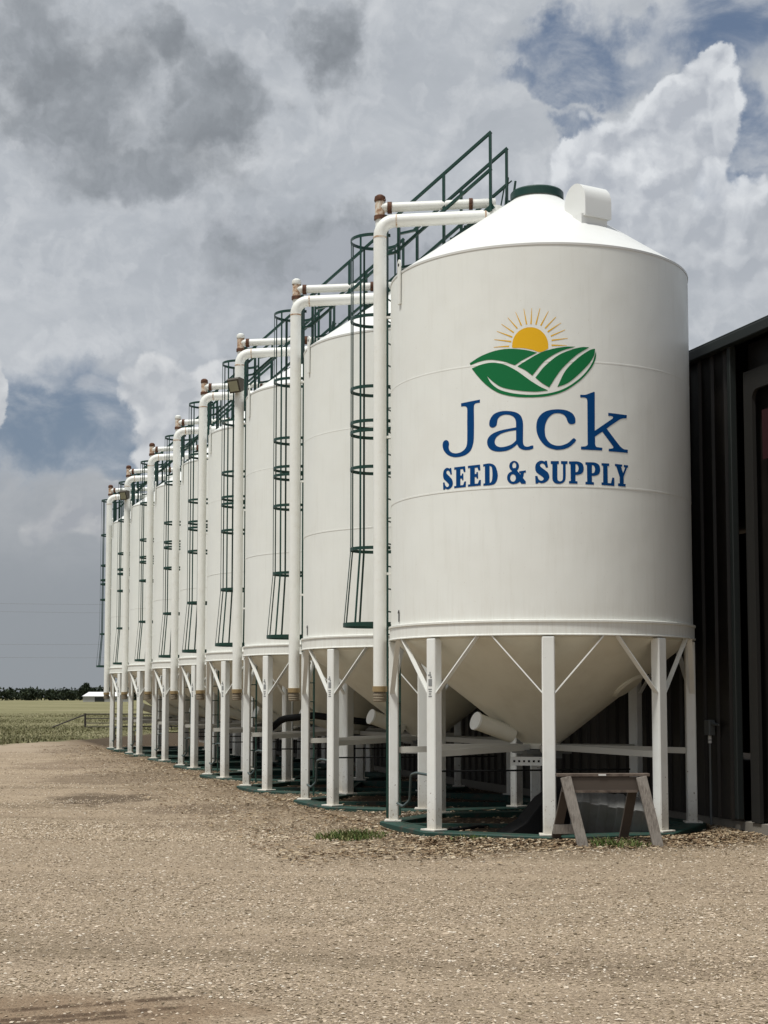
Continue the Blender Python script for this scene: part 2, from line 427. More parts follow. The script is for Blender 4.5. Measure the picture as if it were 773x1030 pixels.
    strip = t.math('MULTIPLY', t.step(t.math('MULTIPLY_ADD', t.math('SUBTRACT', mid, 0.5), 1.6, rx_), -2.7, -2.0),
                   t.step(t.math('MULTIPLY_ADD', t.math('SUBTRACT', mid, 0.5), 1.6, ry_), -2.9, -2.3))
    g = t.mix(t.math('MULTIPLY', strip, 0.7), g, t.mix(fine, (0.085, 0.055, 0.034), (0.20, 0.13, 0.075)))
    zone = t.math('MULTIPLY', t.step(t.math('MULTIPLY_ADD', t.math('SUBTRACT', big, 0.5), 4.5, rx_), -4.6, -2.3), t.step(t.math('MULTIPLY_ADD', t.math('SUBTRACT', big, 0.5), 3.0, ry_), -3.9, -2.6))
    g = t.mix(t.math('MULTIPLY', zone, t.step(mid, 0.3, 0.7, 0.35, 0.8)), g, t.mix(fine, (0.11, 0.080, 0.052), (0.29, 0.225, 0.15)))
    inner = t.math('MULTIPLY', t.step(rx_, -1.95, -1.4), t.step(ry_, -2.1, -1.5))  # under the bins: dark soil, with the shade there painted into its colour
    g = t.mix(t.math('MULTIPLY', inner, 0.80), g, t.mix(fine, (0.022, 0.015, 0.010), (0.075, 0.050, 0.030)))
    # field beyond the yard edge
    ed = t.math('SUBTRACT', t.math('MULTIPLY', t.math('SUBTRACT', y, 52.6), 0.185), t.math('SUBTRACT', x, -13.2))
    ed = t.math('MULTIPLY_ADD', t.math('SUBTRACT', t.noise(pv, 0.5, 5, 0.7), 0.5), 3.2, ed)
    ed = t.math('MULTIPLY_ADD', t.math('SUBTRACT', mid, 0.5), 1.0, ed)
    field = t.step(ed, -0.2, 0.5)
    far2 = t.step(y, 82.0, 86.0)
    field = t.math('MAXIMUM', field, far2)
    fb = t.noise(t.vmath('MULTIPLY', pv, (0.035, 0.10, 1.0)), 1.0, 7, 0.7)
    fs = t.noise(t.vmath('MULTIPLY', pv, (0.5, 0.5, 1.0)), 1.0, 5, 0.7)
    fc = t.ramp(fb, [(0.33, (0.125, 0.122, 0.055)), (0.5, (0.20, 0.185, 0.095)), (0.66, (0.285, 0.255, 0.15))])
    fc = t.mix(t.step(fs, 0.5, 0.75, 0.0, 0.6), fc, (0.30, 0.275, 0.17))
    near = t.step(t.math('ADD', t.math('MULTIPLY_ADD', fs, 14.0, y), t.math('MULTIPLY', fb, 90.0)), 165.0, 95.0, 0.0, 0.65)
    fc = t.mix(near, fc, (0.095, 0.098, 0.042))
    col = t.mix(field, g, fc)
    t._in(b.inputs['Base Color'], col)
    hh = t.math('ADD', t.math('MULTIPLY', t.step(v1d, 0.0, 0.6, 1.0, 0.0), 0.6), t.math('MULTIPLY', fine, 0.5))
    hh = t.math('ADD', hh, t.math('MULTIPLY', mid, 1.5))
    t._in(b.inputs['Normal'], t.bump(hh, 0.9, 0.020))
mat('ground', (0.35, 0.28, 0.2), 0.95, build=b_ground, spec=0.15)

def b_stone(t, b):
    n = t.n.new('ShaderNodeNewGeometry')
    r = n.outputs['Random Per Island']
    col = t.ramp(r, [(0.0, (0.13, 0.098, 0.064)), (0.2, (0.27, 0.213, 0.14)), (0.6, (0.435, 0.344, 0.248)), (0.88, (0.57, 0.468, 0.358)), (1.0, (0.70, 0.63, 0.53))])
    t._in(b.inputs['Base Color'], col)
mat('stone', (0.35, 0.29, 0.22), 0.85, build=b_stone, spec=0.25)
def b_litter(t, b):
    n = t.n.new('ShaderNodeNewGeometry')
    r = n.outputs['Random Per Island']
    t._in(b.inputs['Base Color'], t.ramp(r, [(0.0, (0.075, 0.046, 0.027)), (0.4, (0.20, 0.135, 0.08)), (0.8, (0.36, 0.275, 0.175)), (1.0, (0.56, 0.48, 0.36))]))
mat('litter', (0.2, 0.13, 0.07), 0.9, build=b_litter, spec=0.2)
def b_grass(c0, c1, c2):
    def f(t, b):
        n = t.n.new('ShaderNodeNewGeometry')
        r = n.outputs['Random Per Island']
        t._in(b.inputs['Base Color'], t.ramp(r, [(0.0, c0), (0.55, c1), (1.0, c2)]))
    return f
mat('field_grass', (0.12, 0.13, 0.05), 0.8, build=b_grass((0.105, 0.108, 0.045), (0.19, 0.178, 0.088), (0.36, 0.32, 0.20)), spec=0.2)
mat('green_grass', (0.06, 0.1, 0.02), 0.7, build=b_grass((0.050, 0.085, 0.020), (0.095, 0.135, 0.036), (0.24, 0.22, 0.10)), spec=0.2)
mat('leaf_dark', (0.03, 0.04, 0.02), 0.8, build=b_grass((0.014, 0.020, 0.012), (0.024, 0.034, 0.018), (0.04, 0.052, 0.028)), spec=0.2)
mat('bark', (0.07, 0.055, 0.04), 0.9)
mat('far_white', (0.75, 0.75, 0.74), 0.5)
mat('far_grey', (0.35, 0.35, 0.34), 0.7)
mat('rail_steel', (0.045, 0.036, 0.030), 0.75)
mat('wire', (0.16, 0.165, 0.175), 0.6)
LOGO = {
    'big': [
        ['-1171,5123 -916,5143 -916,5106 -928,5106 -940,5105 -952,5105 -963,5104 -972,5102 -982,5096 -990,5087 -994,5076 -995,5054 -996,5025 -996,4991 -995,4955 -995,4919 -995,4886 -995,4854 -995,4820 -996,4786 -996,4754 -997,4725 -998,4700 -998,4685 -999,4671 -1001,4657 -1002,4643 -1005,4629 -1008,4615 -1013,4601 -1017,4586 -1023,4572 -1030,4558 -1037,4544 -1047,4533 -1058,4522 -1070,4512 -1084,4504 -1099,4496 -1115,4489 -1131,4484 -1150,4480 -1171,4477 -1194,4474 -1217,4474 -1239,4474 -1259,4476 -1278,4479 -1296,4484 -1315,4490 -1333,4497 -1350,4505 -1365,4513 -1378,4522 -1391,4533 -1403,4544 -1413,4556 -1423,4567 -1430,4578 -1436,4587 -1440,4597 -1444,4607 -1446,4617 -1448,4626 -1449,4635 -1449,4645 -1448,4655 -1446,4665 -1443,4674 -1438,4681 -1431,4689 -1421,4695 -1410,4699 -1400,4701 -1386,4698 -1371,4691 -1360,4682 -1354,4672 -1350,4661 -1349,4649 -1349,4640 -1352,4630 -1354,4620 -1355,4609 -1353,4598 -1351,4587 -1347,4576 -1341,4565 -1334,4558 -1325,4550 -1315,4543 -1304,4537 -1293,4532 -1283,4529 -1271,4526 -1259,4524 -1246,4522 -1234,4522 -1222,4522 -1210,4523 -1197,4525 -1184,4528 -1171,4532 -1160,4537 -1149,4542 -1139,4548 -1130,4554 -1122,4562 -1114,4570 -1108,4578 -1102,4587 -1098,4598 -1094,4610 -1092,4622 -1090,4635 -1089,4648 -1088,4661 -1087,4691 -1087,4730 -1086,4773 -1087,4817 -1087,4859 -1087,4895 -1086,4921 -1086,4949 -1086,4976 -1085,5002 -1085,5025 -1086,5043 -1087,5053 -1091,5063 -1096,5071 -1109,5079 -1125,5083 -1135,5084 -1146,5084 -1158,5083 -1170,5083'],
        ['-799,4839 -798,4848 -797,4859 -795,4870 -792,4882 -787,4892 -782,4902 -776,4913 -769,4923 -761,4933 -752,4943 -742,4951 -731,4958 -718,4964 -705,4969 -691,4973 -676,4977 -662,4980 -647,4981 -632,4983 -616,4983 -600,4982 -584,4982 -568,4980 -552,4978 -536,4976 -520,4973 -504,4969 -489,4965 -476,4960 -464,4955 -453,4949 -442,4942 -432,4934 -423,4925 -415,4916 -408,4905 -403,4893 -398,4880 -394,4866 -391,4853 -389,4839 -388,4818 -387,4794 -388,4767 -388,4741 -389,4715 -389,4693 -389,4677 -390,4661 -390,4644 -390,4628 -390,4614 -390,4601 -388,4589 -386,4577 -382,4567 -376,4558 -369,4551 -359,4547 -349,4544 -339,4543 -329,4544 -318,4546 -307,4550 -297,4553 -288,4555 -279,4556 -269,4556 -269,4520 -279,4516 -289,4512 -299,4509 -309,4506 -319,4504 -330,4503 -341,4503 -354,4503 -366,4504 -377,4505 -387,4507 -397,4511 -407,4515 -416,4520 -425,4526 -433,4532 -440,4540 -445,4548 -450,4558 -455,4567 -460,4576 -468,4569 -476,4562 -484,4555 -492,4549 -501,4542 -510,4537 -520,4531 -531,4525 -543,4519 -555,4514 -567,4510 -579,4506 -593,4503 -607,4501 -622,4499 -637,4499 -651,4498 -665,4498 -679,4499 -693,4500 -706,4502 -720,4504 -733,4507 -745,4511 -755,4515 -765,4520 -775,4526 -785,4533 -793,4540 -801,4548 -807,4557 -813,4567 -818,4577 -822,4588 -825,4598 -826,4609 -827,4619 -826,4630 -825,4640 -822,4650 -818,4660 -813,4670 -807,4679 -799,4688 -790,4697 -780,4705 -770,4712 -759,4718 -746,4725 -731,4731 -714,4737 -697,4742 -680,4747 -664,4751 -648,4754 -633,4757 -617,4760 -601,4762 -585,4764 -570,4766 -554,4768 -537,4770 -521,4773 -504,4775 -487,4777 -471,4780 -471,4792 -471,4804 -471,4816 -471,4829 -472,4840 -473,4850 -475,4860 -478,4870 -481,4880 -486,4889 -492,4897 -499,4905 -507,4912 -517,4918 -527,4923 -538,4928 -547,4931 -557,4933 -568,4935 -579,4936 -590,4937 -600,4937 -609,4937 -619,4935 -629,4934 -638,4931 -647,4928 -655,4925 -663,4920 -671,4914 -678,4908 -684,4901 -690,4893 -694,4885 -696,4875 -698,4865 -700,4856 -701,4848 -703,4837 -704,4827 -708,4817 -715,4808 -725,4800 -735,4794 -745,4792 -757,4791 -767,4793 -776,4797 -785,4803 -791,4810 -796,4819 -798,4829', '-471,4746 -485,4744 -499,4743 -513,4741 -527,4740 -541,4738 -554,4736 -570,4733 -586,4730 -603,4726 -619,4722 -634,4718 -648,4713 -660,4708 -672,4701 -684,4694 -694,4686 -704,4679 -712,4671 -717,4663 -722,4654 -726,4645 -729,4636 -731,4626 -731,4618 -730,4608 -728,4599 -724,4589 -719,4581 -712,4573 -705,4567 -696,4562 -686,4558 -675,4554 -665,4552 -655,4551 -645,4551 -634,4551 -624,4552 -613,4553 -602,4555 -590,4557 -577,4561 -563,4564 -549,4569 -536,4573 -525,4579 -515,4585 -506,4592 -497,4599 -489,4607 -481,4615 -472,4623'],
        ['232,4844 230,4830 223,4819 215,4814 203,4809 191,4807 179,4807 166,4809 155,4815 149,4821 143,4830 138,4840 133,4850 129,4860 127,4870 124,4880 119,4890 113,4899 105,4908 97,4916 87,4922 79,4926 71,4929 61,4932 51,4935 41,4937 31,4938 21,4938 10,4938 -1,4937 -12,4935 -22,4932 -33,4928 -43,4923 -53,4916 -62,4909 -72,4900 -81,4891 -89,4882 -96,4871 -103,4860 -109,4847 -115,4834 -120,4822 -124,4809 -127,4798 -129,4786 -131,4774 -132,4761 -133,4749 -133,4737 -132,4724 -132,4710 -130,4696 -129,4682 -126,4669 -122,4656 -118,4645 -112,4633 -106,4621 -99,4611 -91,4601 -83,4592 -74,4584 -64,4576 -54,4570 -43,4564 -32,4560 -20,4556 -8,4553 5,4551 19,4550 33,4550 46,4551 60,4553 73,4556 88,4560 102,4566 116,4572 129,4578 140,4584 149,4591 159,4598 167,4607 175,4615 183,4622 189,4628 200,4637 212,4645 239,4620 233,4610 227,4601 220,4592 213,4584 204,4576 195,4567 184,4557 172,4547 160,4539 148,4531 135,4525 122,4520 109,4515 95,4511 81,4507 67,4505 53,4503 38,4502 24,4501 9,4501 -6,4502 -20,4505 -36,4508 -52,4512 -69,4518 -85,4524 -101,4532 -115,4541 -129,4551 -142,4563 -154,4575 -166,4589 -176,4603 -186,4617 -194,4631 -202,4645 -209,4660 -215,4675 -221,4691 -225,4706 -228,4722 -230,4739 -231,4755 -232,4772 -231,4788 -230,4803 -229,4817 -226,4831 -223,4845 -219,4858 -214,4871 -207,4883 -200,4895 -192,4906 -183,4917 -173,4926 -163,4936 -151,4944 -140,4951 -127,4957 -114,4963 -100,4967 -86,4972 -72,4975 -57,4978 -41,4981 -25,4982 -9,4984 8,4984 24,4985 40,4984 57,4983 73,4982 90,4980 105,4977 120,4974 133,4970 146,4965 159,4960 171,4953 182,4947 192,4940 200,4932 207,4924 214,4914 219,4905 224,4896 227,4887 231,4876 232,4864 232,4853'],
        ['293,5163 304,5164 315,5163 326,5163 337,5163 348,5164 359,5166 369,5168 379,5172 390,5176 399,5180 409,5184 418,5188 429,5192 441,5197 452,5201 464,5206 474,5200 469,4738 703,4898 708,4906 710,4913 705,4920 696,4924 686,4925 673,4926 659,4926 645,4927 646,4963 904,4953 897,4915 884,4913 871,4912 858,4911 846,4909 833,4906 821,4902 810,4897 798,4891 787,4884 776,4877 756,4864 731,4848 704,4830 676,4811 648,4791 622,4773 651,4739 681,4703 712,4668 742,4634 769,4604 791,4581 799,4573 808,4565 817,4558 827,4551 837,4546 847,4541 859,4538 871,4537 884,4537 898,4537 911,4536 908,4497 645,4500 647,4532 660,4533 673,4534 685,4536 694,4538 704,4543 709,4552 705,4562 698,4572 565,4731 471,4669 471,4653 471,4636 471,4619 471,4603 471,4589 472,4577 475,4566 480,4555 487,4547 497,4543 509,4543 521,4542 531,4541 542,4540 553,4539 564,4538 560,4505 295,4508 296,4544 308,4544 320,4545 332,4546 343,4547 352,4549 362,4553 371,4559 377,4567 379,4575 379,4585 378,4596 378,4606 380,5082 378,5095 377,5108 374,5118 363,5126 350,5130 341,5131 330,5131 318,5131 306,5131 294,5131'],
    ],
    'small': [
        ['-1317,4351 -1306,4272 -1329,4271 -1333,4284 -1337,4296 -1342,4307 -1353,4318 -1366,4325 -1379,4322 -1389,4315 -1391,4303 -1386,4289 -1378,4281 -1368,4272 -1357,4262 -1346,4253 -1338,4245 -1330,4237 -1322,4230 -1314,4222 -1308,4213 -1303,4204 -1299,4194 -1296,4184 -1294,4174 -1293,4165 -1294,4153 -1297,4142 -1302,4132 -1308,4122 -1316,4115 -1326,4108 -1337,4102 -1347,4098 -1359,4095 -1371,4095 -1382,4096 -1394,4102 -1404,4109 -1416,4095 -1441,4097 -1444,4185 -1420,4186 -1417,4176 -1415,4166 -1412,4156 -1408,4147 -1400,4137 -1390,4129 -1380,4124 -1366,4127 -1355,4136 -1352,4147 -1357,4160 -1363,4167 -1372,4175 -1382,4184 -1392,4193 -1402,4202 -1413,4211 -1424,4220 -1432,4231 -1437,4240 -1440,4250 -1442,4260 -1444,4271 -1444,4281 -1443,4291 -1442,4302 -1439,4313 -1436,4323 -1432,4331 -1424,4340 -1415,4347 -1405,4353 -1395,4358 -1379,4359 -1364,4356 -1352,4351 -1342,4344 -1334,4353'],
        ['-1273,4354 -1118,4355 -1113,4286 -1136,4285 -1150,4324 -1184,4322 -1185,4246 -1165,4247 -1161,4269 -1143,4269 -1142,4189 -1160,4189 -1163,4210 -1185,4210 -1185,4129 -1146,4129 -1129,4170 -1106,4170 -1110,4102 -1274,4101 -1274,4126 -1246,4126 -1245,4326 -1273,4325'],
        ['-1079,4355 -919,4359 -914,4290 -938,4289 -953,4327 -988,4325 -988,4249 -968,4251 -964,4272 -946,4272 -944,4193 -963,4193 -966,4213 -989,4213 -989,4133 -948,4133 -931,4174 -908,4174 -912,4106 -1080,4104 -1080,4129 -1051,4130 -1050,4328 -1079,4327'],
        ['-879,4359 -864,4360 -849,4362 -835,4364 -820,4365 -807,4365 -794,4364 -782,4362 -770,4358 -759,4354 -748,4348 -738,4341 -730,4332 -722,4321 -716,4307 -710,4292 -705,4276 -701,4261 -699,4246 -697,4233 -696,4220 -696,4206 -698,4193 -700,4181 -702,4170 -706,4159 -710,4149 -715,4139 -722,4130 -728,4122 -736,4116 -744,4111 -754,4108 -764,4106 -774,4104 -785,4103 -795,4102 -808,4101 -821,4101 -835,4101 -849,4101 -863,4101 -877,4101 -877,4127 -857,4129 -857,4333 -879,4331', '-797,4335 -788,4331 -778,4326 -771,4320 -769,4311 -767,4300 -765,4288 -764,4275 -763,4262 -762,4250 -762,4237 -762,4223 -763,4209 -764,4196 -765,4183 -766,4173 -769,4161 -774,4149 -779,4140 -787,4133 -797,4129'],
        ['-439,4315 -440,4302 -444,4291 -449,4280 -456,4271 -465,4263 -475,4258 -486,4255 -498,4254 -509,4256 -520,4260 -530,4266 -539,4274 -546,4284 -551,4295 -555,4307 -556,4319 -555,4331 -551,4343 -546,4354 -538,4363 -529,4370 -519,4376 -508,4379 -497,4380 -485,4378 -475,4374 -465,4368 -456,4360 -449,4350 -443,4339 -440,4327', '-473,4322 -473,4315 -474,4308 -477,4302 -480,4296 -483,4292 -487,4288 -491,4287 -496,4286 -500,4287 -505,4289 -509,4293 -512,4297 -515,4303 -517,4310 -518,4317 -519,4324 -518,4331 -517,4338 -515,4344 -512,4349 -508,4354 -504,4357 -500,4359 -495,4360 -491,4359 -487,4356 -483,4353 -479,4348 -476,4342 -474,4336 -473,4329'],
        ['-435,4177 -436,4167 -438,4157 -441,4148 -446,4139 -451,4131 -457,4123 -465,4117 -473,4112 -481,4108 -490,4105 -500,4103 -509,4103 -519,4104 -529,4106 -538,4110 -546,4114 -554,4120 -562,4127 -568,4135 -573,4144 -578,4153 -581,4162 -582,4172 -583,4182 -582,4192 -580,4202 -577,4211 -573,4220 -567,4228 -561,4236 -554,4242 -545,4247 -537,4251 -528,4254 -518,4256 -508,4256 -499,4255 -489,4252 -480,4249 -472,4244 -464,4238 -457,4231 -450,4224 -445,4215 -441,4206 -438,4197 -436,4187', '-478,4175 -479,4166 -481,4158 -484,4151 -488,4144 -493,4139 -499,4135 -506,4133 -512,4132 -519,4133 -525,4136 -531,4140 -536,4146 -540,4153 -543,4161 -545,4169 -546,4178 -545,4186 -543,4195 -540,4202 -536,4209 -531,4214 -525,4218 -518,4220 -512,4221 -505,4220 -499,4217 -493,4212 -488,4207 -484,4200 -481,4192 -479,4184'],
        ['-545,4288 -487,4295 -360,4129 -362,4101 -413,4103'],
        ['-417,4237 -380,4236 -382,4227 -384,4217 -385,4207 -387,4198 -389,4189 -393,4180 -398,4170 -405,4160 -412,4150 -420,4141 -428,4132 -436,4125 -444,4119 -452,4115 -461,4111 -470,4107 -479,4103 -485,4132 -477,4139 -469,4144 -462,4150 -454,4156 -447,4163 -442,4171 -436,4180 -432,4191 -428,4202 -424,4214 -421,4226'],
        ['-438,4253 -359,4262 -359,4236 -438,4229'],
        ['-110,4372 -98,4292 -124,4289 -128,4301 -133,4314 -138,4324 -150,4335 -164,4340 -179,4337 -190,4328 -192,4315 -186,4302 -178,4294 -167,4286 -155,4277 -143,4268 -134,4261 -125,4254 -116,4246 -107,4239 -100,4231 -95,4222 -90,4212 -87,4202 -84,4192 -84,4182 -85,4171 -89,4159 -94,4148 -101,4138 -110,4129 -122,4121 -133,4114 -145,4109 -157,4106 -171,4104 -183,4105 -196,4110 -207,4116 -220,4101 -246,4101 -250,4191 -224,4194 -221,4184 -218,4173 -215,4163 -211,4155 -203,4146 -192,4138 -181,4134 -165,4138 -153,4148 -150,4160 -155,4172 -162,4179 -172,4187 -183,4195 -193,4203 -205,4211 -216,4220 -228,4229 -236,4239 -241,4248 -245,4258 -247,4268 -248,4278 -249,4289 -248,4299 -247,4311 -244,4322 -240,4332 -235,4341 -228,4351 -217,4359 -206,4366 -196,4371 -179,4374 -162,4372 -150,4368 -138,4362 -129,4372'],
        ['-66,4367 29,4367 29,4334 11,4331 11,4302 10,4271 10,4240 10,4211 9,4186 10,4166 11,4155 14,4144 19,4136 30,4128 43,4126 57,4130 68,4139 72,4149 74,4162 75,4174 76,4193 76,4218 76,4245 76,4275 77,4304 77,4331 54,4335 55,4367 132,4367 131,4335 109,4332 109,4303 109,4272 109,4242 109,4213 108,4187 107,4167 105,4156 103,4145 99,4135 94,4126 87,4118 80,4112 71,4107 60,4102 50,4099 39,4097 28,4097 16,4097 5,4099 -7,4101 -16,4105 -26,4112 -34,4121 -41,4131 -46,4142 -48,4151 -49,4161 -49,4170 -49,4180 -49,4190 -49,4208 -49,4230 -48,4255 -48,4281 -48,4307 -47,4331 -66,4335'],
        ['149,4364 168,4364 188,4365 208,4366 227,4366 244,4366 259,4364 269,4362 279,4359 289,4355 298,4350 305,4345 312,4338 317,4331 320,4322 323,4312 325,4302 326,4292 326,4282 325,4271 323,4260 320,4248 315,4238 309,4229 300,4222 290,4216 278,4212 267,4208 258,4206 247,4204 236,4204 225,4205 224,4131 249,4128 248,4100 147,4101 147,4130 168,4132 167,4332 149,4335', '227,4333 240,4332 251,4327 255,4319 259,4309 262,4297 264,4286 263,4275 260,4263 256,4252 252,4244 240,4239 226,4237'],
        ['348,4359 368,4359 388,4359 409,4360 429,4360 447,4360 462,4359 473,4356 483,4353 493,4349 502,4344 510,4339 517,4332 522,4325 526,4316 529,4306 531,4296 531,4286 532,4276 531,4265 528,4253 525,4242 520,4231 514,4223 505,4216 494,4210 482,4205 470,4202 460,4199 449,4198 438,4198 427,4199 426,4125 451,4122 451,4093 345,4095 346,4124 367,4126 366,4327 348,4330', '428,4327 442,4326 453,4321 458,4313 462,4303 465,4291 467,4280 466,4268 463,4257 459,4246 454,4238 442,4232 427,4231'],
        ['550,4355 650,4355 650,4325 627,4323 628,4121 670,4120 689,4189 716,4188 715,4088 547,4094 547,4124 568,4125 570,4325 550,4327'],
        ['726,4355 829,4352 826,4326 809,4325 839,4252 870,4322 849,4322 850,4350 912,4348 909,4322 894,4317 846,4209 844,4123 873,4122 871,4089 765,4091 765,4122 789,4125 789,4202 744,4327 726,4328'],
    ],
    'field': [
        ['-1048,5600 -1023,5611 -999,5623 -975,5635 -951,5647 -926,5658 -901,5668 -873,5678 -843,5687 -813,5696 -782,5704 -751,5711 -721,5717 -692,5721 -663,5725 -635,5727 -606,5729 -577,5729 -548,5729 -517,5727 -486,5724 -454,5720 -422,5716 -392,5711 -363,5706 -338,5701 -313,5695 -288,5688 -264,5681 -239,5674 -214,5667 -240,5655 -265,5642 -291,5630 -317,5618 -341,5606 -364,5595 -384,5584 -403,5573 -423,5561 -442,5549 -461,5537 -481,5526 -505,5535 -529,5545 -553,5555 -577,5565 -602,5574 -627,5582 -653,5589 -680,5596 -707,5602 -735,5607 -761,5611 -786,5613 -808,5614 -831,5614 -853,5612 -875,5610 -897,5607 -918,5604 -938,5600 -958,5595 -978,5590 -998,5584 -1018,5579 -1038,5573'],
        ['-450,5512 -431,5523 -411,5535 -392,5547 -373,5558 -353,5570 -334,5581 -310,5594 -285,5609 -260,5623 -233,5638 -207,5651 -181,5663 -156,5673 -131,5682 -106,5690 -80,5697 -55,5704 -29,5711 -3,5716 23,5722 49,5726 75,5730 101,5734 124,5736 144,5738 163,5739 183,5739 202,5739 222,5739 242,5739 211,5729 181,5720 151,5712 120,5702 91,5692 62,5680 31,5665 0,5649 -32,5631 -63,5612 -93,5591 -121,5569 -149,5544 -175,5515 -200,5485 -224,5454 -249,5423 -274,5393 -289,5406 -304,5419 -319,5431 -334,5443 -350,5455 -365,5465 -381,5474 -398,5484 -416,5493 -433,5502'],
        ['-238,5368 -219,5391 -200,5415 -182,5439 -163,5463 -143,5486 -122,5507 -98,5529 -74,5551 -48,5573 -21,5594 5,5613 31,5630 56,5645 82,5658 109,5670 135,5681 161,5691 186,5700 206,5708 228,5715 249,5721 271,5726 291,5731 311,5735 331,5738 351,5739 372,5739 392,5739 413,5739 385,5722 356,5705 328,5689 300,5671 273,5653 247,5634 216,5608 184,5579 152,5548 119,5516 88,5484 60,5451 35,5419 12,5385 -11,5351 -32,5316 -54,5282 -76,5248 -91,5257 -107,5266 -123,5275 -139,5285 -154,5295 -168,5306 -182,5317 -196,5330 -210,5342 -224,5355'],
        ['19,5251 35,5284 51,5319 67,5354 83,5388 101,5421 121,5452 144,5481 170,5510 197,5537 225,5563 252,5587 278,5610 302,5629 327,5648 354,5666 379,5683 403,5697 422,5709 442,5716 463,5721 484,5725 482,5706 481,5687 479,5668 474,5650 466,5633 456,5614 444,5594 432,5575 418,5555 404,5538 382,5513 355,5485 326,5455 297,5426 269,5400 244,5377 227,5362 209,5347 191,5332 173,5319 154,5306 135,5295 116,5285 97,5277 78,5270 58,5264 38,5257'],
        ['-1021,5531 -1001,5537 -981,5543 -961,5549 -942,5555 -922,5561 -902,5565 -879,5569 -854,5572 -829,5575 -804,5577 -779,5577 -754,5576 -730,5574 -706,5570 -682,5565 -658,5559 -634,5552 -611,5543 -586,5532 -560,5519 -534,5505 -508,5489 -482,5473 -457,5457 -431,5438 -405,5418 -379,5397 -353,5376 -328,5357 -305,5339 -285,5324 -264,5310 -244,5296 -223,5282 -203,5270 -184,5258 -166,5248 -146,5238 -127,5229 -107,5220 -88,5211 -114,5208 -141,5205 -167,5202 -193,5200 -219,5198 -246,5198 -278,5200 -313,5202 -350,5206 -387,5210 -424,5216 -459,5222 -490,5228 -523,5235 -556,5243 -588,5252 -618,5262 -645,5273 -665,5283 -685,5296 -704,5310 -722,5324 -740,5339 -756,5352 -771,5366 -785,5380 -799,5394 -812,5409 -827,5424 -817,5406 -808,5389 -798,5371 -789,5354 -778,5337 -765,5322 -751,5307 -735,5291 -717,5277 -699,5263 -680,5250 -661,5240 -636,5229 -608,5218 -579,5209 -549,5200 -519,5192 -490,5186 -456,5180 -421,5174 -385,5170 -349,5166 -312,5163 -276,5162 -240,5162 -204,5163 -168,5166 -133,5169 -98,5174 -64,5180 -33,5187 -2,5195 29,5204 60,5215 90,5228 119,5242 151,5260 184,5280 216,5303 248,5327 279,5351 307,5376 332,5400 356,5426 379,5453 400,5481 419,5509 436,5536 450,5562 461,5588 470,5615 479,5643 488,5670 497,5697 496,5679 496,5660 495,5641 493,5622 489,5604 483,5586 476,5567 468,5548 458,5529 448,5510 436,5493 419,5470 400,5445 378,5419 355,5393 331,5368 307,5345 279,5321 248,5297 216,5273 183,5250 151,5229 119,5211 90,5197 60,5184 29,5173 -2,5164 -33,5156 -64,5149 -98,5143 -133,5138 -169,5135 -205,5133 -241,5132 -276,5131 -312,5132 -348,5133 -385,5136 -421,5139 -456,5143 -490,5149 -522,5155 -554,5162 -586,5171 -618,5181 -648,5191 -677,5204 -702,5217 -727,5232 -752,5248 -776,5265 -799,5283 -821,5302 -842,5320 -862,5340 -882,5361 -901,5381 -919,5402 -936,5422 -951,5439 -965,5457 -979,5475 -993,5494 -1007,5512'],
    ],
    'sun': [
        ['-88,5711 -82,5727 -83,5747 -83,5765 -85,5783 -88,5801 -92,5818 -98,5835 -105,5851 -113,5867 -123,5882 -134,5897 -146,5910 -159,5922 -172,5934 -187,5944 -203,5952 -219,5960 -236,5966 -253,5971 -270,5974 -288,5976 -305,5976 -323,5976 -340,5973 -357,5969 -374,5964 -390,5957 -406,5949 -421,5940 -435,5929 -448,5918 -460,5905 -471,5891 -480,5877 -489,5861 -496,5845 -502,5828 -506,5811 -509,5793 -510,5775 -514,5755 -508,5739 -496,5736 -478,5734 -458,5733 -436,5733 -414,5731 -394,5729 -373,5726 -352,5722 -331,5717 -310,5712 -290,5707 -272,5703 -253,5696 -235,5688 -217,5680 -199,5674 -181,5672 -161,5676 -140,5683 -119,5693 -101,5703'],
    ],
    'rays': [
        ['-737,5759 -547,5751 -548,5768 -737,5764'],
        ['-730,5852 -523,5805 -521,5823 -730,5857'],
        ['-698,5950 -513,5861 -506,5877 -696,5954'],
        ['-641,6032 -495,5914 -486,5928 -638,6036'],
        ['-563,6105 -454,5963 -441,5973 -559,6108'],
        ['-469,6168 -406,5997 -390,6003 -465,6169'],
        ['-371,6203 -345,6011 -328,6013 -366,6204'],
        ['-276,6206 -293,6014 -276,6013 -272,6205'],
        ['-179,6203 -235,6008 -219,6003 -174,6202'],
        ['-79,6165 -177,5996 -162,5987 -75,6162'],
        ['9,6097 -124,5965 -112,5953 13,6093'],
        ['70,6026 -93,5923 -83,5908 73,6022'],
        ['119,5943 -55,5870 -49,5855 121,5938'],
        ['150,5841 -44,5821 -42,5804 150,5836'],
        ['140,5754 -44,5763 -44,5745 140,5750'],
    ],
}

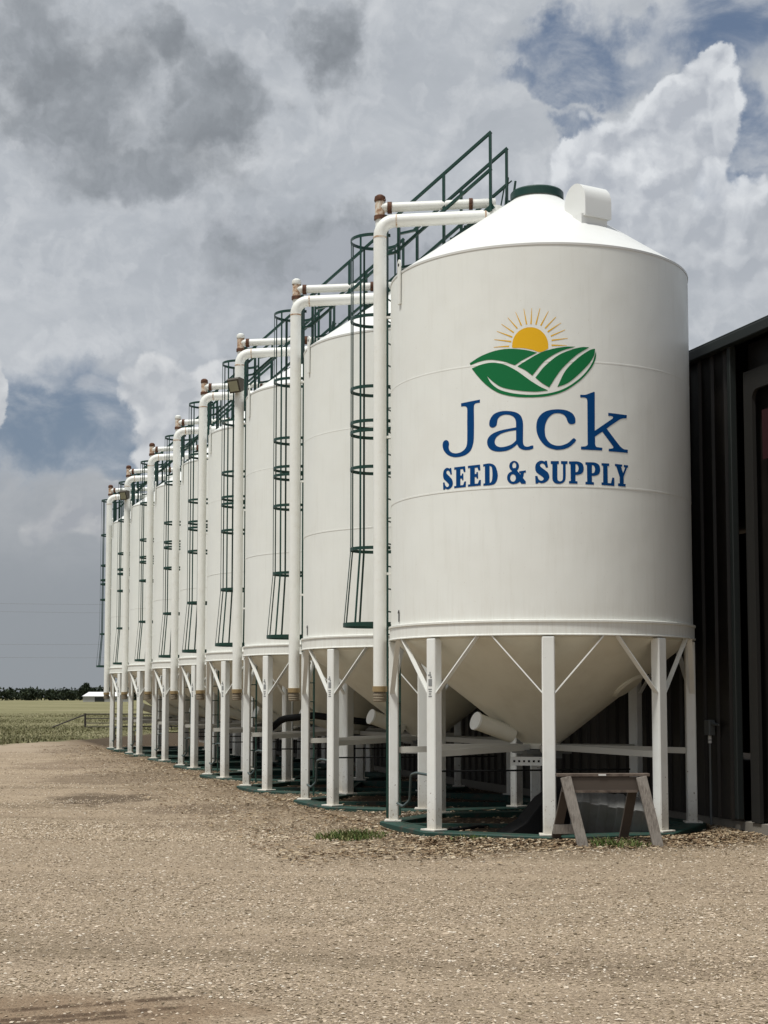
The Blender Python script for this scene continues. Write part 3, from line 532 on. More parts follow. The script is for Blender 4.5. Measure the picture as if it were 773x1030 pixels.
# ------------------------------------------------------------------ mesh builder
class MB:
    def __init__(self): self.v = []; self.f = []
    def add(self, vs, fs):
        o = len(self.v); self.v += [tuple(p) for p in vs]; self.f += [tuple(i + o for i in f) for f in fs]
    def box(self, c, s, rot=None):
        rot = rot or Matrix.Identity(3)
        c = Vector(c)
        vs = [c + rot @ Vector((x * s[0] / 2, y * s[1] / 2, z * s[2] / 2)) for z in (-1, 1) for y in (-1, 1) for x in (-1, 1)]
        self.add(vs, [(0, 2, 3, 1), (4, 5, 7, 6), (0, 1, 5, 4), (2, 6, 7, 3), (0, 4, 6, 2), (1, 3, 7, 5)])
        return self
    def beam(self, a, b, w_, h_, up=(0, 0, 1)):
        """square bar from a to b, w_ across, h_ along up"""
        a, b = Vector(a), Vector(b); d = (b - a); L = d.length; d.normalize()
        s = d.cross(Vector(up))
        if s.length < 1e-4: s = d.cross(Vector((1, 0, 0)))
        s.normalize(); u = s.cross(d)
        rot = Matrix((s, d, u)).transposed()
        return self.box((a + b) / 2, (w_, L, h_), rot)
    def tube(self, pts, r, n=10, cap=True):
        pts = [Vector(p) for p in pts]; rs = r if isinstance(r, (list, tuple)) else [r] * len(pts)
        t0 = (pts[1] - pts[0]).normalized()
        ref = Vector((0, 0, 1)) if abs(t0.z) < 0.9 else Vector((1, 0, 0))
        u = t0.cross(ref).normalized()
        rings = []; vs = []; N = len(pts)
        for i in range(N):
            if i == 0: t = t0
            elif i == N - 1: t = (pts[i] - pts[i - 1]).normalized()
            else: t = ((pts[i] - pts[i - 1]).normalized() + (pts[i + 1] - pts[i]).normalized()).normalized()
            u = (u - t * u.dot(t)).normalized(); v = t.cross(u)
            rings.append(len(vs))
            vs += [pts[i] + (u * math.cos(2 * math.pi * k / n) + v * math.sin(2 * math.pi * k / n)) * rs[i] for k in range(n)]
        fs = []
        for i in range(N - 1):
            for k in range(n):
                a, b = rings[i], rings[i + 1]; k2 = (k + 1) % n
                fs.append((a + k, a + k2, b + k2, b + k))
        if cap:
            fs.append(tuple(reversed(range(n)))); fs.append(tuple(rings[-1] + k for k in range(n)))
        self.add(vs, fs); return self
    def lathe(self, prof, n=64, c=(0, 0, 0), rot=None, closed=False):
        rot = rot or Matrix.Identity(3); c = Vector(c); vs = []; fs = []; m = len(prof)
        for k in range(n):
            a = 2 * math.pi * k / n
            vs += [c + rot @ Vector((r * math.cos(a), r * math.sin(a), z)) for r, z in prof]
        for k in range(n):
            k2 = (k + 1) % n
            for i in range(m if closed else m - 1):
                j = (i + 1) % m
                fs.append((k * m + i, k2 * m + i, k2 * m + j, k * m + j))
        self.add(vs, fs); return self
    def prism(self, poly, a, b):
        """poly: 3D points of one cap; extrude along vector b-a"""
        d = Vector(b) - Vector(a); n = len(poly)
        vs = [Vector(p) for p in poly] + [Vector(p) + d for p in poly]
        fs = [tuple(reversed(range(n))), tuple(range(n, 2 * n))] + [(i, (i + 1) % n, n + (i + 1) % n, n + i) for i in range(n)]
        self.add(vs, fs); return self
    def build(self, name, m, parent=None, smooth=None, bevel=0):
        me = bpy.data.meshes.new(name); me.from_pydata(self.v, [], self.f)
        bm = bmesh.new(); bm.from_mesh(me)
        bmesh.ops.recalc_face_normals(bm, faces=bm.faces)
        if bevel:
            es = [e for e in bm.edges if len(e.link_faces) == 2 and e.calc_face_angle(0) > 0.6]
            bmesh.ops.bevel(bm, geom=es, offset=bevel, segments=1, affect='EDGES', clamp_overlap=True)
        bm.to_mesh(me); bm.free()
        if smooth:
            me.polygons.foreach_set('use_smooth', [True] * len(me.polygons))
            me.set_sharp_from_angle(angle=R_(smooth))
        me.materials.append(M[m])
        o = bpy.data.objects.new(name, me); COL.objects.link(o)
        if parent: o.parent = parent
        return o

def fillet(pts, r, n=8):
    pts = [Vector(p) for p in pts]; out = [pts[0]]
    for i in range(1, len(pts) - 1):
        a, b, c_ = pts[i - 1], pts[i], pts[i + 1]
        d1 = (a - b).normalized(); d2 = (c_ - b).normalized()
        ang = d1.angle(d2); t = min(r / math.tan(ang / 2), (a - b).length * .95, (c_ - b).length * .95)
        p1, p2 = b + d1 * t, b + d2 * t
        rr = t * math.tan(ang / 2); cen = b + (d1 + d2).normalized() * (rr / math.sin(ang / 2))
        v1, v2 = p1 - cen, p2 - cen; th = v1.angle(v2)
        for k in range(n + 1):
            s = k / n
            out.append(cen + (v1 * math.sin((1 - s) * th) + v2 * math.sin(s * th)) / math.sin(th))
    out.append(pts[-1]); return out

def tag(o, label=None, cat=None, group=None, kind=None):
    if label: o['label'] = label
    if cat: o['category'] = cat
    if group: o['group'] = group
    if kind: o['kind'] = kind
    return o
def empty(name, loc, rz=0.0):
    o = bpy.data.objects.new(name, None); COL.objects.link(o)
    o.location = loc; o.rotation_euler = (0, 0, rz); o.empty_display_size = 0.3
    return o
def copy_tree(o, parent=None):
    c = o.copy(); COL.objects.link(c); c.parent = parent
    for ch in list(o.children): copy_tree(ch, c)
    return c

# ------------------------------------------------------------------ ground
BINS = [(2.030, 19.461), (0.672, 23.530), (-0.578, 27.190), (-1.729, 31.179), (-2.852, 35.313), (-4.082, 39.252), (-5.362, 43.144), (-6.623, 47.186)]
def gh(x, y):
    """gentle unevenness of the yard"""
    amp = np.clip((np.hypot(x - 2, y - 14)) / 6, 0.35, 1.0) * np.clip((140 - np.abs(y)) / 100, 0, 1)
    m_ = 0.0
    for b in BINS:
        m_ = np.maximum(m_, 0.040 * np.exp(-((np.hypot(x - b[0], y - b[1]) - 2.20) / .24) ** 2))
    return GZ + m_ + amp * (0.018 * np.sin(x * 0.9 + y * 0.35) + 0.014 * np.sin(y * 1.3 - x * 0.5) + 0.010 * np.sin(x * 2.3 + 1.0) * np.sin(y * 1.9))
xs = np.unique(np.concatenate([np.linspace(-3000, -60, 30), np.linspace(-60, -16, 30), np.arange(-16, 9, 0.22), np.linspace(9, 60, 25), np.linspace(60, 3000, 25)]))
ys = np.unique(np.concatenate([np.linspace(-300, -5, 12), np.arange(-5, 36, 0.22), np.linspace(36, 140, 60), np.linspace(140, 4000, 40)]))
X, Y = np.meshgrid(xs, ys)
Z = gh(X, Y)
nx, ny = len(xs), len(ys)
vv = np.stack([X.ravel(), Y.ravel(), Z.ravel()], 1)
idx = np.arange(nx * ny).reshape(ny, nx)
ff = np.stack([idx[:-1, :-1], idx[:-1, 1:], idx[1:, 1:], idx[1:, :-1]], -1).reshape(-1, 4)
def np_mesh(name, v, f, m, smooth=False):
    me = bpy.data.meshes.new(name)
    me.vertices.add(len(v)); me.vertices.foreach_set('co', np.ascontiguousarray(v, dtype=np.float32).ravel())
    k = f.shape[1]
    me.loops.add(f.size); me.loops.foreach_set('vertex_index', np.ascontiguousarray(f, dtype=np.int32).ravel())
    me.polygons.add(len(f)); me.polygons.foreach_set('loop_start', np.arange(0, f.size, k, dtype=np.int32))
    me.polygons.foreach_set('use_smooth', np.full(len(f), smooth))
    me.update(calc_edges=True); me.validate()
    me.materials.append(M[m])
    o = bpy.data.objects.new(name, me); COL.objects.link(o); return o
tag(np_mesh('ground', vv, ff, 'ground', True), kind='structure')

PSI = 0.2987                                  # direction of the row of bins
UX = np.array([math.cos(PSI), math.sin(PSI)])
UY = np.array([-math.sin(PSI), math.cos(PSI)])
C1 = np.array([2.03, 19.461])
def row(p): d = np.asarray(p) - C1; return d @ UX, d @ UY

# gravel stones: one uncountable mass
def stones(n, xr, yr, size, dens_pow=1.0, keep=None):
    y = yr[0] + (yr[1] - yr[0]) * rng.random(n) ** dens_pow
    x = xr(y, rng.random(n))
    if keep is not None:
        k = keep(x, y); x, y = x[k], y[k]
    n = len(x)
    base = np.array([(1, 0, 0), (0, 1, 0), (-1, 0, 0), (0, -1, 0), (0.1, 0.1, 0.75), (0, 0, -0.6)], float)
    v = np.repeat(base[None], n, 0) * (1 + 0.35 * (rng.random((n, 6, 3)) - 0.5))
    s = size[0] + (size[1] - size[0]) * rng.random(n) ** 2.2
    sc = np.stack([s * (0.8 + 0.9 * rng.random(n)), s * (0.55 + 0.4 * rng.random(n)), s * (0.4 + 0.35 * rng.random(n))], 1)
    v = v * sc[:, None, :]
    a = rng.random(n) * 2 * math.pi; tl = (rng.random(n) - 0.5) * 0.9
    ct, st = np.cos(tl)[:, None], np.sin(tl)[:, None]
    v = np.stack([v[..., 0], v[..., 1] * ct - v[..., 2] * st, v[..., 1] * st + v[..., 2] * ct], -1)
    ca, sa = np.cos(a)[:, None], np.sin(a)[:, None]
    v = np.stack([v[..., 0] * ca - v[..., 1] * sa, v[..., 0] * sa + v[..., 1] * ca, v[..., 2]], -1)
    z = gh(x, y) + sc[:, 2] * 0.35
    v += np.stack([x, y, z], 1)[:, None, :]
    f = np.array([(0, 1, 4), (1, 2, 4), (2, 3, 4), (3, 0, 4), (1, 0, 5), (2, 1, 5), (3, 2, 5), (0, 3, 5)])
    F = (f[None] + (np.arange(n) * 6)[:, None, None]).reshape(-1, 3)
    return v.reshape(-1, 3), F
def lanes(x, y):
    f = np.sin(y * 1.15 + x * .06 + .8 * np.sin(x * .45)) + .7 * np.sin(y * 2.7 - x * .25 + 1.7) + .6 * np.sin(x * .9 + y * .6) + .5 * np.sin(x * 1.7 - y * 1.1)
    return 1 / (1 + np.exp(-2.2 * (f + .25)))
def outside_rings(x, y):
    k = np.ones(len(x), bool)
    d = np.stack([x, y], 1)
    for b in BINS: k &= np.hypot(d[:, 0] - b[0], d[:, 1] - b[1]) > 1.72
    r = (d - C1) @ UX; q_ = (d - C1) @ UY
    k &= ~((r > 2.15) & (q_ > -7))
    k &= rng.random(len(x)) < .42 + .58 * lanes(x, y)
    k &= ~((np.hypot((x + 1.9) / 1.3, (y - 8.15) / .55) < 1) & (rng.random(len(x)) < .85))
    return k
parts = [stones(190000, lambda y, u: (u - 0.5) * (0.66 * y + 1.2), (6.2, 20.5), (0.005, 0.0145), 1.25, outside_rings),
         stones(60000, lambda y, u: -(0.30 * y + 0.5) + u * (0.30 * y + 1.5), (18.0, 48.0), (0.008, 0.019), 1.5, outside_rings),
         stones(5000, lambda y, u: (u - 0.5) * (0.66 * y + 1.2), (6.2, 20.5), (0.011, 0.022), 1.2, outside_rings)]
vs, fs, o = [], [], 0
for v, f in parts: vs.append(v); fs.append(f + o); o += len(v)
tag(np_mesh('gravel', np.concatenate(vs), np.concatenate(fs), 'stone'), 'loose tan gravel stones covering the yard in front of the bins', 'gravel', kind='stuff')
# dry leaf and husk litter along the foot of the row
def strip_litter(n):
    t_ = rng.random(n)
    q_ = -2.3 - np.abs(rng.normal(0, .5, n)) + 38 * t_ ** 2.0
    r = np.where(rng.random(n) < 0.55, -2.05 - rng.random(n) ** 2.2 * 2.0, -2.2 + rng.random(n) * 4.4)
    # the end bin is rounded: litter follows its ring on the near side
    k = rng.random(n) < 0.35
    a = rng.random(n) * 2.7 - 1.0; rr = 2.10 + np.abs(rng.normal(0, 0.34, n))
    r = np.where(k, rr * np.sin(a), r); q_ = np.where(k, -rr * np.cos(a), q_)
    p = C1 + r[:, None] * UX + q_[:, None] * UY
    return p[:, 0], p[:, 1]
lx, ly = strip_litter(30000)
n = len(lx)
s = 0.010 + 0.024 * rng.random(n) ** 2
a = rng.random(n) * 6.283
qd = np.array([(-1, -.35, 0), (1, -.35, .1), (1, .35, .45), (-1, .35, .1)], float)[None] * s[:, None, None] * (0.7 + 0.6 * rng.random((n, 4, 1)))
ca, sa = np.cos(a)[:, None], np.sin(a)[:, None]
qd = np.stack([qd[..., 0] * ca - qd[..., 1] * sa, qd[..., 0] * sa + qd[..., 1] * ca, qd[..., 2]], -1)
qd += np.stack([lx, ly, gh(lx, ly) + 0.008 + 0.012 * rng.random(n)], 1)[:, None, :]
tag(np_mesh('leaf_litter', qd.reshape(-1, 3), np.arange(4 * n).reshape(-1, 4), 'litter'), 'brown dry husks and leaves lying along the green base rings', 'leaf litter', kind='stuff')

# ------------------------------------------------------------------ hopper bin (built once, then copied)
RS = 1.9406; ZR = 2.318; ZE = 7.005; SL = 0.70
def roofz(r): return ZE + (1.955 - r) * SL
def PL(a, r, z):
    """absolute plan angle a (0 = towards the camera's side, + = right), radius, height -> bin coordinates"""
    al = a - PSI
    return Vector((r * math.sin(al), -r * math.cos(al), z))
def DL(a): return PL(a, 1, 0)
def TL(a): return Vector((DL(a).y * -1, DL(a).x, 0))
def zrot(d):
    """rotation with local X along plan direction d"""
    return Matrix(((d.x, -d.y, 0), (d.y, d.x, 0), (0, 0, 1)))

def make_bin():
    B = empty('hopper_bin', (0, 0, 0))
    # shell: three tiers with a narrow lap at each joint
    pr = [(RS - .03, ZR + .02), (RS - .0025, ZR + .02), (RS - .0025, 4.058), (RS + .0010, 4.060), (RS + .0010, 4.078), (RS - .0005, 4.079), (RS - .0005, 5.550), (RS + .0010, 5.553), (RS + .0010, 5.569), (RS, 5.571), (RS, ZE - .03), (RS - .04, ZE - .03)]
    MB().lathe(pr, 288).build('shell', 'white_shell', B, 25)
    MB().lathe([(RS - .05, ZR), (RS + .028, ZR), (RS + .028, ZR + .012), (RS + .016, ZR + .018), (RS + .016, ZR + .150), (RS + .030, ZR + .156), (RS + .030, ZR + .178), (RS - .003, ZR + .185)], 144).build('rim_ring', 'white_shell', B, 25)
    rf = MB().lathe([(RS - .03, ZE - .03), (RS + .006, ZE - .03), (RS + .008, ZE - .004), (0.34, roofz(.34)), (0.32, roofz(.34) + .04)], 144).build('roof', 'white_roof', B, 20)
    # hatch lid with its dark collar
    zt = roofz(.36) - .02
    MB().lathe([(0.32, zt - .02), (0.32, zt + .06)], 48).build('hatch_collar', 'black_plastic', rf, 30)
    MB().lathe([(0.30, zt + .045), (0.345, zt + .045), (0.352, zt + .055), (0.352, zt + .145), (0.335, zt + .165), (0.15, zt + .18), (0.0, zt + .185)], 48).build('hatch_lid', 'green_paint', rf, 30)
    ha = -2.25
    lv = MB()
    for dd in (-.07, .07):
        p = PL(ha, .47, 0) + TL(ha) * dd
        lv.tube([p + Vector((0, 0, roofz(.5) + .02)), PL(ha, .40, zt + .44) + TL(ha) * dd * 1.3], .016, 6)
    lv.tube([PL(ha, .40, zt + .12) - TL(ha) * .07, PL(ha, .40, zt + .12) + TL(ha) * .07], .015, 6)
    lv.tube(fillet([PL(ha, .40, zt + .42), PL(ha, .52, zt + .36), PL(ha, .62, roofz(.62) + .1)], .08, 4), .010, 6)
    lv.build('hatch_lever', 'green_paint', rf, 40)
    # hooded vent on the roof
    va = R_(30); d = DL(va); tt = TL(va); up = Vector((0, 0, 1))
    r0 = 1.10; wv = .41; zb = roofz(r0) - .03
    prof = []
    # outer vertical face -> rounded top -> back going down to the roof
    prof.append((r0 + .20, zb))
    for k in range(13):
        a = k / 12 * math.pi * 1.0
        prof.append((r0 - .015 + .215 * math.cos(a), zb + .215 + .235 * math.sin(a)))
    prof.append((r0 - .215, zb + .12)); prof.append((r0 - .06, zb))
    poly = [d * r + up * z - tt * wv / 2 for r, z in prof]
    MB().prism(poly, (0, 0, 0), tt * wv).build('vent_hood', 'white_roof', rf, 30)
    nk = MB()
    rn = r0 + .03
    poly = [d * (rn - .15) + up * (roofz(rn - .15) - .08), d * (rn + .13) + up * (roofz(rn + .13) - .02), d * (rn + .13) + up * (zb + .03), d * (rn - .15) + up * (zb + .03)]
    nk.prism([p - tt * .235 for p in poly], (0, 0, 0), tt * .40)
    nk.build('vent_neck', 'white_roof', rf)
    # hopper cone
    HB = .985
    MB().lathe([(RS - .06, ZR + .03), (RS - .06, ZR - .03), (.24, HB + .02), (.24, HB - .05), (0.0, HB - .05)], 96).build('hopper', 'cream_hopper', B, 25)
    hp = B.children[-1] if False else [o for o in B.children if o.name.startswith('hopper')][-1]
    ba = R_(-62); e0 = PL(ba, .97, 1.29); e1 = PL(ba, .45, 1.12)
    MB().tube([e1, e0], .108, 20).build('discharge_spout', 'cream_hopper', hp, 40)
    dr = (e0 - e1).normalized()
    MB().tube([e0 + dr * .002, e0 + dr * .03], .118, 20).build('spout_cap', 'white_pipe', hp, 40)
    ma = R_(62); rm = 1.16; zm = ZR - .03 - (RS - .06 - rm) * .7746
    nrm = (DL(ma) * .62 - Vector((0, 0, .80))).normalized()
    rot = nrm.to_track_quat('Z', 'Y').to_matrix()
    MB().lathe([(0.0, .05), (.20, .045), (.235, .02), (.235, -.03)], 28, PL(ma, rm, zm + .02), rot).build('manhole_cover', 'cream_hopper', hp, 30)
    # slide gate under the cone
    g = MB(); g.box((0, 0, HB - .085), (.62, .50, .05)); g.box((0, 0, HB - .14), (.40, .40, .06))
    g.build('slide_gate', 'galvanised', B)
    fr = DL(R_(-8)); rt = zrot(TL(R_(-8)))
    pb = MB()
    cpos = PL(R_(-38), .36, HB - .20)
    pb.box(cpos, (.40, .012, .11), rt)
    pp = pb.build('gate_bracket', 'white_leg', B)
    for k in range(6): MB().box(cpos + fr * .0095 + TL(R_(-8)) * (-.155 + k * .062), (.026, .004, .026), rt).build('bracket_hole', 'black_plastic', pp)
    # legs with foot plates, knee braces, spokes
    A0 = -0.0591
    for k in range(8):
        a = A0 + k * math.pi / 4; d = DL(a); rt = zrot(d)
        m = MB(); m.box(PL(a, 1.905, ZR / 2 - .003), (.125, .150, ZR - .02), rt)
        lg = m.build('leg', 'white_leg', B, bevel=.012)
        MB().box(PL(a, 1.915, .011), (.22, .24, .022), rt).build('foot_plate', 'white_leg', lg, bevel=.004)
    for k in range(8):
        a = A0 + k * math.pi / 4
        for s in (-1, 1):
            a2 = a + s * math.pi / 4 * .44
            MB().beam(PL(a + s * .035, 1.925, 1.64), PL(a2, 1.93, ZR - .004), .014, .062, DL(a)).build('brace', 'white_leg', B)
    for k in range(8):
        a = A0 + k * math.pi / 4
        MB().beam(PL(a, .255, HB - .03), PL(a, 1.84, HB - .07), .06, .075).build('spoke', 'dirty_white', B)
    # green skid ring: octagon with corners at the legs, and two cross beams
    rg = MB(); prof = [(2.09, GZ - .06), (2.09, -.0125), (2.075, -.001), (1.79, -.001), (1.79, GZ - .06)]
    vs = []; n = 8; mprof = len(prof)
    for k in range(n): vs += [PL(A0 + k * math.pi / 4, r, z) for r, z in prof]
    rg.add(vs, [(k * mprof + i, ((k + 1) % n) * mprof + i, ((k + 1) % n) * mprof + (i + 1) % mprof, k * mprof + (i + 1) % mprof) for k in range(n) for i in range(mprof)])
    rg.build('base_ring', 'green_ring', B)
    for s in (0, 2):
        a = A0 + s * math.pi / 4 + math.pi / 8 * 0
        MB().beam(PL(a, 1.78, -.055 - .004 * s), PL(a + math.pi, 1.78, -.055 - .004 * s), .09, .07).build('cross_beam', 'green_ring', B)
    # ladder with cage on the yard side
    aL = R_(-114); d = DL(aL); tt = TL(aL)
    ld = MB()
    for s in (-1, 1):
        ld.beam(PL(aL, 2.08, -.0) + tt * .21 * s, PL(aL, 2.08, 8.12) + tt * .21 * s, .030, .012, tt)
    z = .3
    while z < 7.2:
        ld.tube([PL(aL, 2.08, z) - tt * .205, PL(aL, 2.08, z) + tt * .205], .011, 6); z += .305
    for z in (2.5, 4.0, 5.5, 6.8):
        for s in (-1, 1): ld.beam(PL(aL, 1.935, z) + tt * .21 * s, PL(aL, 2.08, z) + tt * .21 * s, .03, .012)
    lo = ld.build('ladder', 'green_paint', B)
    cg = MB()
    def ringpt(ph, R, z, off): return PL(aL, 2.08 + off, z) + d * R * math.cos(ph) + tt * R * math.sin(ph)
    def hoop(z, R, w_):
        off = .27 + (R - .35) * .6; n = 28; ph = [(-150 + 300 * i / n) for i in range(n + 1)]
        vs = []; fs = []
        for p in ph:
            p = R_(p)
            for rr, zz in ((R, -w_), (R, w_), (R - .01, w_), (R - .01, -w_)): vs.append(ringpt(p, rr, z + zz, off))
        for i in range(n):
            for j in range(4): fs.append((i * 4 + j, i * 4 + (j + 1) % 4, i * 4 + 4 + (j + 1) % 4, i * 4 + 4 + j))
        cg.add(vs, fs)
        for s in (-1, 1): cg.beam(ringpt(R_(150 * s), R - .005, z, off), PL(aL, 2.08, z) + tt * .21 * s, .01, 2 * w_)
    for z in (7.90, 6.78, 5.80, 5.33, 5.20, 4.70, 3.60): hoop(z, .35, .022)
    hoop(2.57, .41, .028)
    for p in (-118, -78, -38, 0, 38, 78, 118):
        p_ = R_(p)
        for (za, Ra), (zb_, Rb) in ((((7.90), .345), (3.60, .345)), ((3.60, .345), (2.57, .405))):
            a_ = ringpt(p_, Ra, za, .27 + (Ra - .345) * .6); b_ = ringpt(p_, Rb, zb_, .27 + (Rb - .345) * .6)
            cg.beam(a_, b_, .028, .008, d * math.cos(p_) + tt * math.sin(p_))
    cg.build('ladder_cage', 'green_paint', lo)
    # stair up the roof, two handrails
    st = MB()
    def SP(r, s, dz): return PL(aL, r, roofz(r) + dz) + tt * s
    for s in (-.30, .30): st.beam(SP(1.93, s, .05), SP(.50, s, .05), .035, .075)
    r = 1.85
    while r > .52:
        st.box(SP(r, 0, .075), (.16, .57, .018), zrot(d)); r -= .20
    so = st.build('roof_stair', 'green_paint', B)
    for s in (-.325, .325):
        hr = MB()
        for h_ in (1.06, .56): hr.beam(SP(1.90, s, h_), SP(.52, s, h_), .036, .036)
        for r in (.535, 1.20, 1.86): hr.beam(SP(r, s, .0), SP(r, s, 1.06), .034, .034, d)
        # guard from the stair foot to the ladder head
        for h_ in (1.04, .55):
            hr.beam(SP(1.88, s, h_), PL(aL, 2.12, roofz(1.88) + h_ - .02) + tt * s, .034, .034)
        if s > 0: hr.beam(PL(aL, 2.06, 7.0) + tt * s, PL(aL, 2.06, 8.14) + tt * s, .05, .05, d)
        hr.build('handrail', 'green_paint', so)
    # fill pipe
    aP = -1.6045; rp = 2.085
    zt_ = 7.90
    path = fillet([PL(aP, rp, 1.70), PL(aP, rp, zt_), PL(aP, .52, zt_ + .06)], .20, 10)
    MB().tube(path, .086, 20, cap=False).build('fill_pipe', 'white_pipe', B, 50)
    fp = [o for o in B.children if o.name.startswith('fill_pipe')][-1]
    cl = MB()
    def ringat(p, dirv, r, w_, n=20): cl.tube([p - dirv * w_ / 2, p + dirv * w_ / 2], r, n)
    upv = Vector((0, 0, 1)); hd = (PL(aP, .52, zt_ + .06) - PL(aP, rp, zt_)).normalized()
    for p_, d_ in ((PL(aP, rp, zt_ - .22), upv), (PL(aP, rp, zt_) + hd * .22, hd), (PL(aP, .68, zt_ + .055), hd)):
        cl = MB(); ringat(p_, d_, .0895, .02); cl.build('pipe_seam', 'rusty_white', fp, 40)
    cl = MB(); ringat(PL(aP, rp, 1.70), upv, .097, .07); cl.build('pipe_coupling', 'brass', fp, 40)
    MB().lathe([(0, 1.535), (.078, 1.535), (.088, 1.55), (.084, 1.565), (.09, 1.58), (.084, 1.6), (.09, 1.615), (.086, 1.64), (.075, 1.665)], 20, PL(aP, rp, 0)).build('pipe_cap', 'cap_tan', fp, 30)
    for z in (3.2, 5.0, 6.6): MB().beam(PL(aP, 1.93, z), PL(aP, 2.02, z), .05, .03).build('pipe_bracket', 'white_pipe', fp)
    MB().tube([PL(aP, .56, roofz(.56) - .1), PL(aP, .56, roofz(.56) + .1)], .10, 16).build('roof_flange', 'white_pipe', fp, 40)
    # return air pipe behind it, with rusted fittings
    bk = Vector((math.sin(PSI), math.cos(PSI), 0)) * .19
    q0 = PL(aP, rp, 0) + bk; zv = 8.15
    vp = MB(); vp.tube([q0 + upv * 1.9, q0 + upv * zv], .062, 16)
    hv = DL(aP) * -1
    vp.tube([q0 + upv * zv, q0 + upv * (zv + .05) + hv * 1.55], .064, 16)
    vo = vp.build('return_pipe', 'white_pipe', B, 50)
    cl = MB()
    ringat(q0 + upv * (zv - .14), upv, .080, .055); cl.build('rusty_fitting', 'rust', vo, 40)
    cl = MB(); ringat(q0 + upv * zv + hv * .13, hv, .080, .06); cl.build('rusty_fitting', 'rust', vo, 40)
    cl = MB(); ringat(q0 + upv * (zv + .04) + hv * 1.22, hv, .078, .05); cl.build('rusty_fitting', 'rust', vo, 40)
    MB().lathe([(.072, zv + .08), (.080, zv + .10), (.072, zv + .15), (.04, zv + .175), (0, zv + .18)], 16, q0).build('riser_cap', 'rust', vo, 40)
    MB().tube([q0 + upv * (zv - .11), q0 + upv * (zv + .11)], .066, 16).build('rusty_tee', 'rusty_white', vo, 40)
    # lifting lug at the eave
    la = R_(-69.5)
    for a in (la,):
        lg = MB(); dd, tl = DL(a), TL(a)
        pts = [(-.035, 6.58), (.035, 6.58)] + [(.05 * math.cos(q_), 7.10 + .06 * math.sin(q_)) for q_ in np.linspace(0, math.pi, 9)]
        lg.prism([dd * 1.952 + tl * u + Vector((0, 0, z)) for u, z in pts], (0, 0, 0), dd * .016)
        lgo = lg.build('lifting_lug', 'white_shell', B)
        MB().tube([dd * 1.967 + Vector((0, 0, 7.09)), dd * 1.972 + Vector((0, 0, 7.09))], .02, 12).build('lug_hole', 'black_plastic', lgo)
    # sticker on a front leg: arrow and lines of print
    a = A0 - math.pi / 4; dd, tl = DL(a), TL(a); s0 = dd * 1.9685
    lb = MB(); rt = zrot(tl)
    def bar(u, z, w_, h_): lb.box(s0 + tl * u + Vector((0, 0, z)), (w_, .004, h_), rt)
    bar(-.01, 1.86, .05, .018); bar(.012, 1.835, .03, .018); bar(-.004, 1.885, .02, .03); bar(0.0, 1.77, .062, .085)
    for k in range(4): bar(-.004 + .003 * (k % 2), 1.69 - k * .028, .058 - .008 * (k % 3), .014)
    lb.build('leg_sticker', 'decal_grey', B)
    # gate control: white arm and teal hose by the same leg
    ct = MB(); pa = PL(R_(-60), 1.70, .62); pb_ = PL(R_(-50), 1.90, .46)
    ct.beam(pa, pb_, .035, .012)
    ct.build('gate_arm', 'white_leg', B)
    pc = PL(R_(-72), 1.78, 0)
    MB().tube(fillet([PL(R_(-60), 1.70, .64), PL(R_(-66), 1.78, .66), pc + Vector((0, 0, .63)), PL(R_(-76), 1.76, .30), PL(R_(-79), 1.82, .22), PL(R_(-88), 1.86, .24)], .09, 6), .017, 8).build('hose', 'hose_teal', B, 60)
    MB().tube([PL(R_(-50), 1.78, .70), PL(R_(60), 1.2, .70)], .012, 6).build('air_line', 'black_plastic', B)
    return B

def make_decals(B):
    def decal(name, shapes, m, off):
        vs, fs = [], []
        for si, loops in enumerate(shapes):
            L = [[Vector((float(a), float(b), 0)) / 1000 for a, b in (t.split(',') for t in l.split())] for l in loops]
            flat = [p for l in L for p in l]
            bm = bmesh.new(); bv = [bm.verts.new(p) for p in flat]
            for tri in tessellate_polygon(L):
                try: bm.faces.new([bv[i] for i in tri])
                except ValueError: pass
            x0 = min(p.x for p in flat); x1 = max(p.x for p in flat)
            xx = math.floor(x0 / .04) * .04 + .04
            while xx < x1:
                bmesh.ops.bisect_plane(bm, geom=bm.verts[:] + bm.edges[:] + bm.faces[:], plane_co=(xx, 0, 0), plane_no=(1, 0, 0)); xx += .04
            bm.verts.index_update(); o = len(vs)
            rr = RS + off + .0003 * (si % 3)
            for v in bm.verts: vs.append(PL(v.co.x / RS, rr, v.co.y))
            for f in bm.faces: fs.append(tuple(o + v.index for v in f.verts))
            bm.free()
        mb = MB(); mb.add(vs, fs)
        return mb.build(name, m, B)
    decal('logo_lettering', LOGO['big'], 'decal_blue', .0018)
    decal('slogan_lettering', LOGO['small'], 'decal_blue', .0018)
    decal('logo_field', LOGO['field'], 'decal_green', .0024)
    decal('logo_sun', LOGO['sun'], 'decal_yellow', .0020)
    decal('sun_rays', LOGO['rays'], 'decal_yellow', .0018)
def make_number(B):
    mb = MB(); a = R_(-71.3); dd, tl = DL(a), TL(a); base = dd * (RS + .006)
    pts = [(-.014, 2.535), (.014, 2.535), (.014, 2.685), (-.010, 2.685), (-.036, 2.662), (-.036, 2.642), (-.014, 2.652)]
    mb.prism([base + tl * u + Vector((0, 0, z)) for u, z in pts], (0, 0, 0), dd * .002)
    mb.build('number_mark', 'decal_black', B)
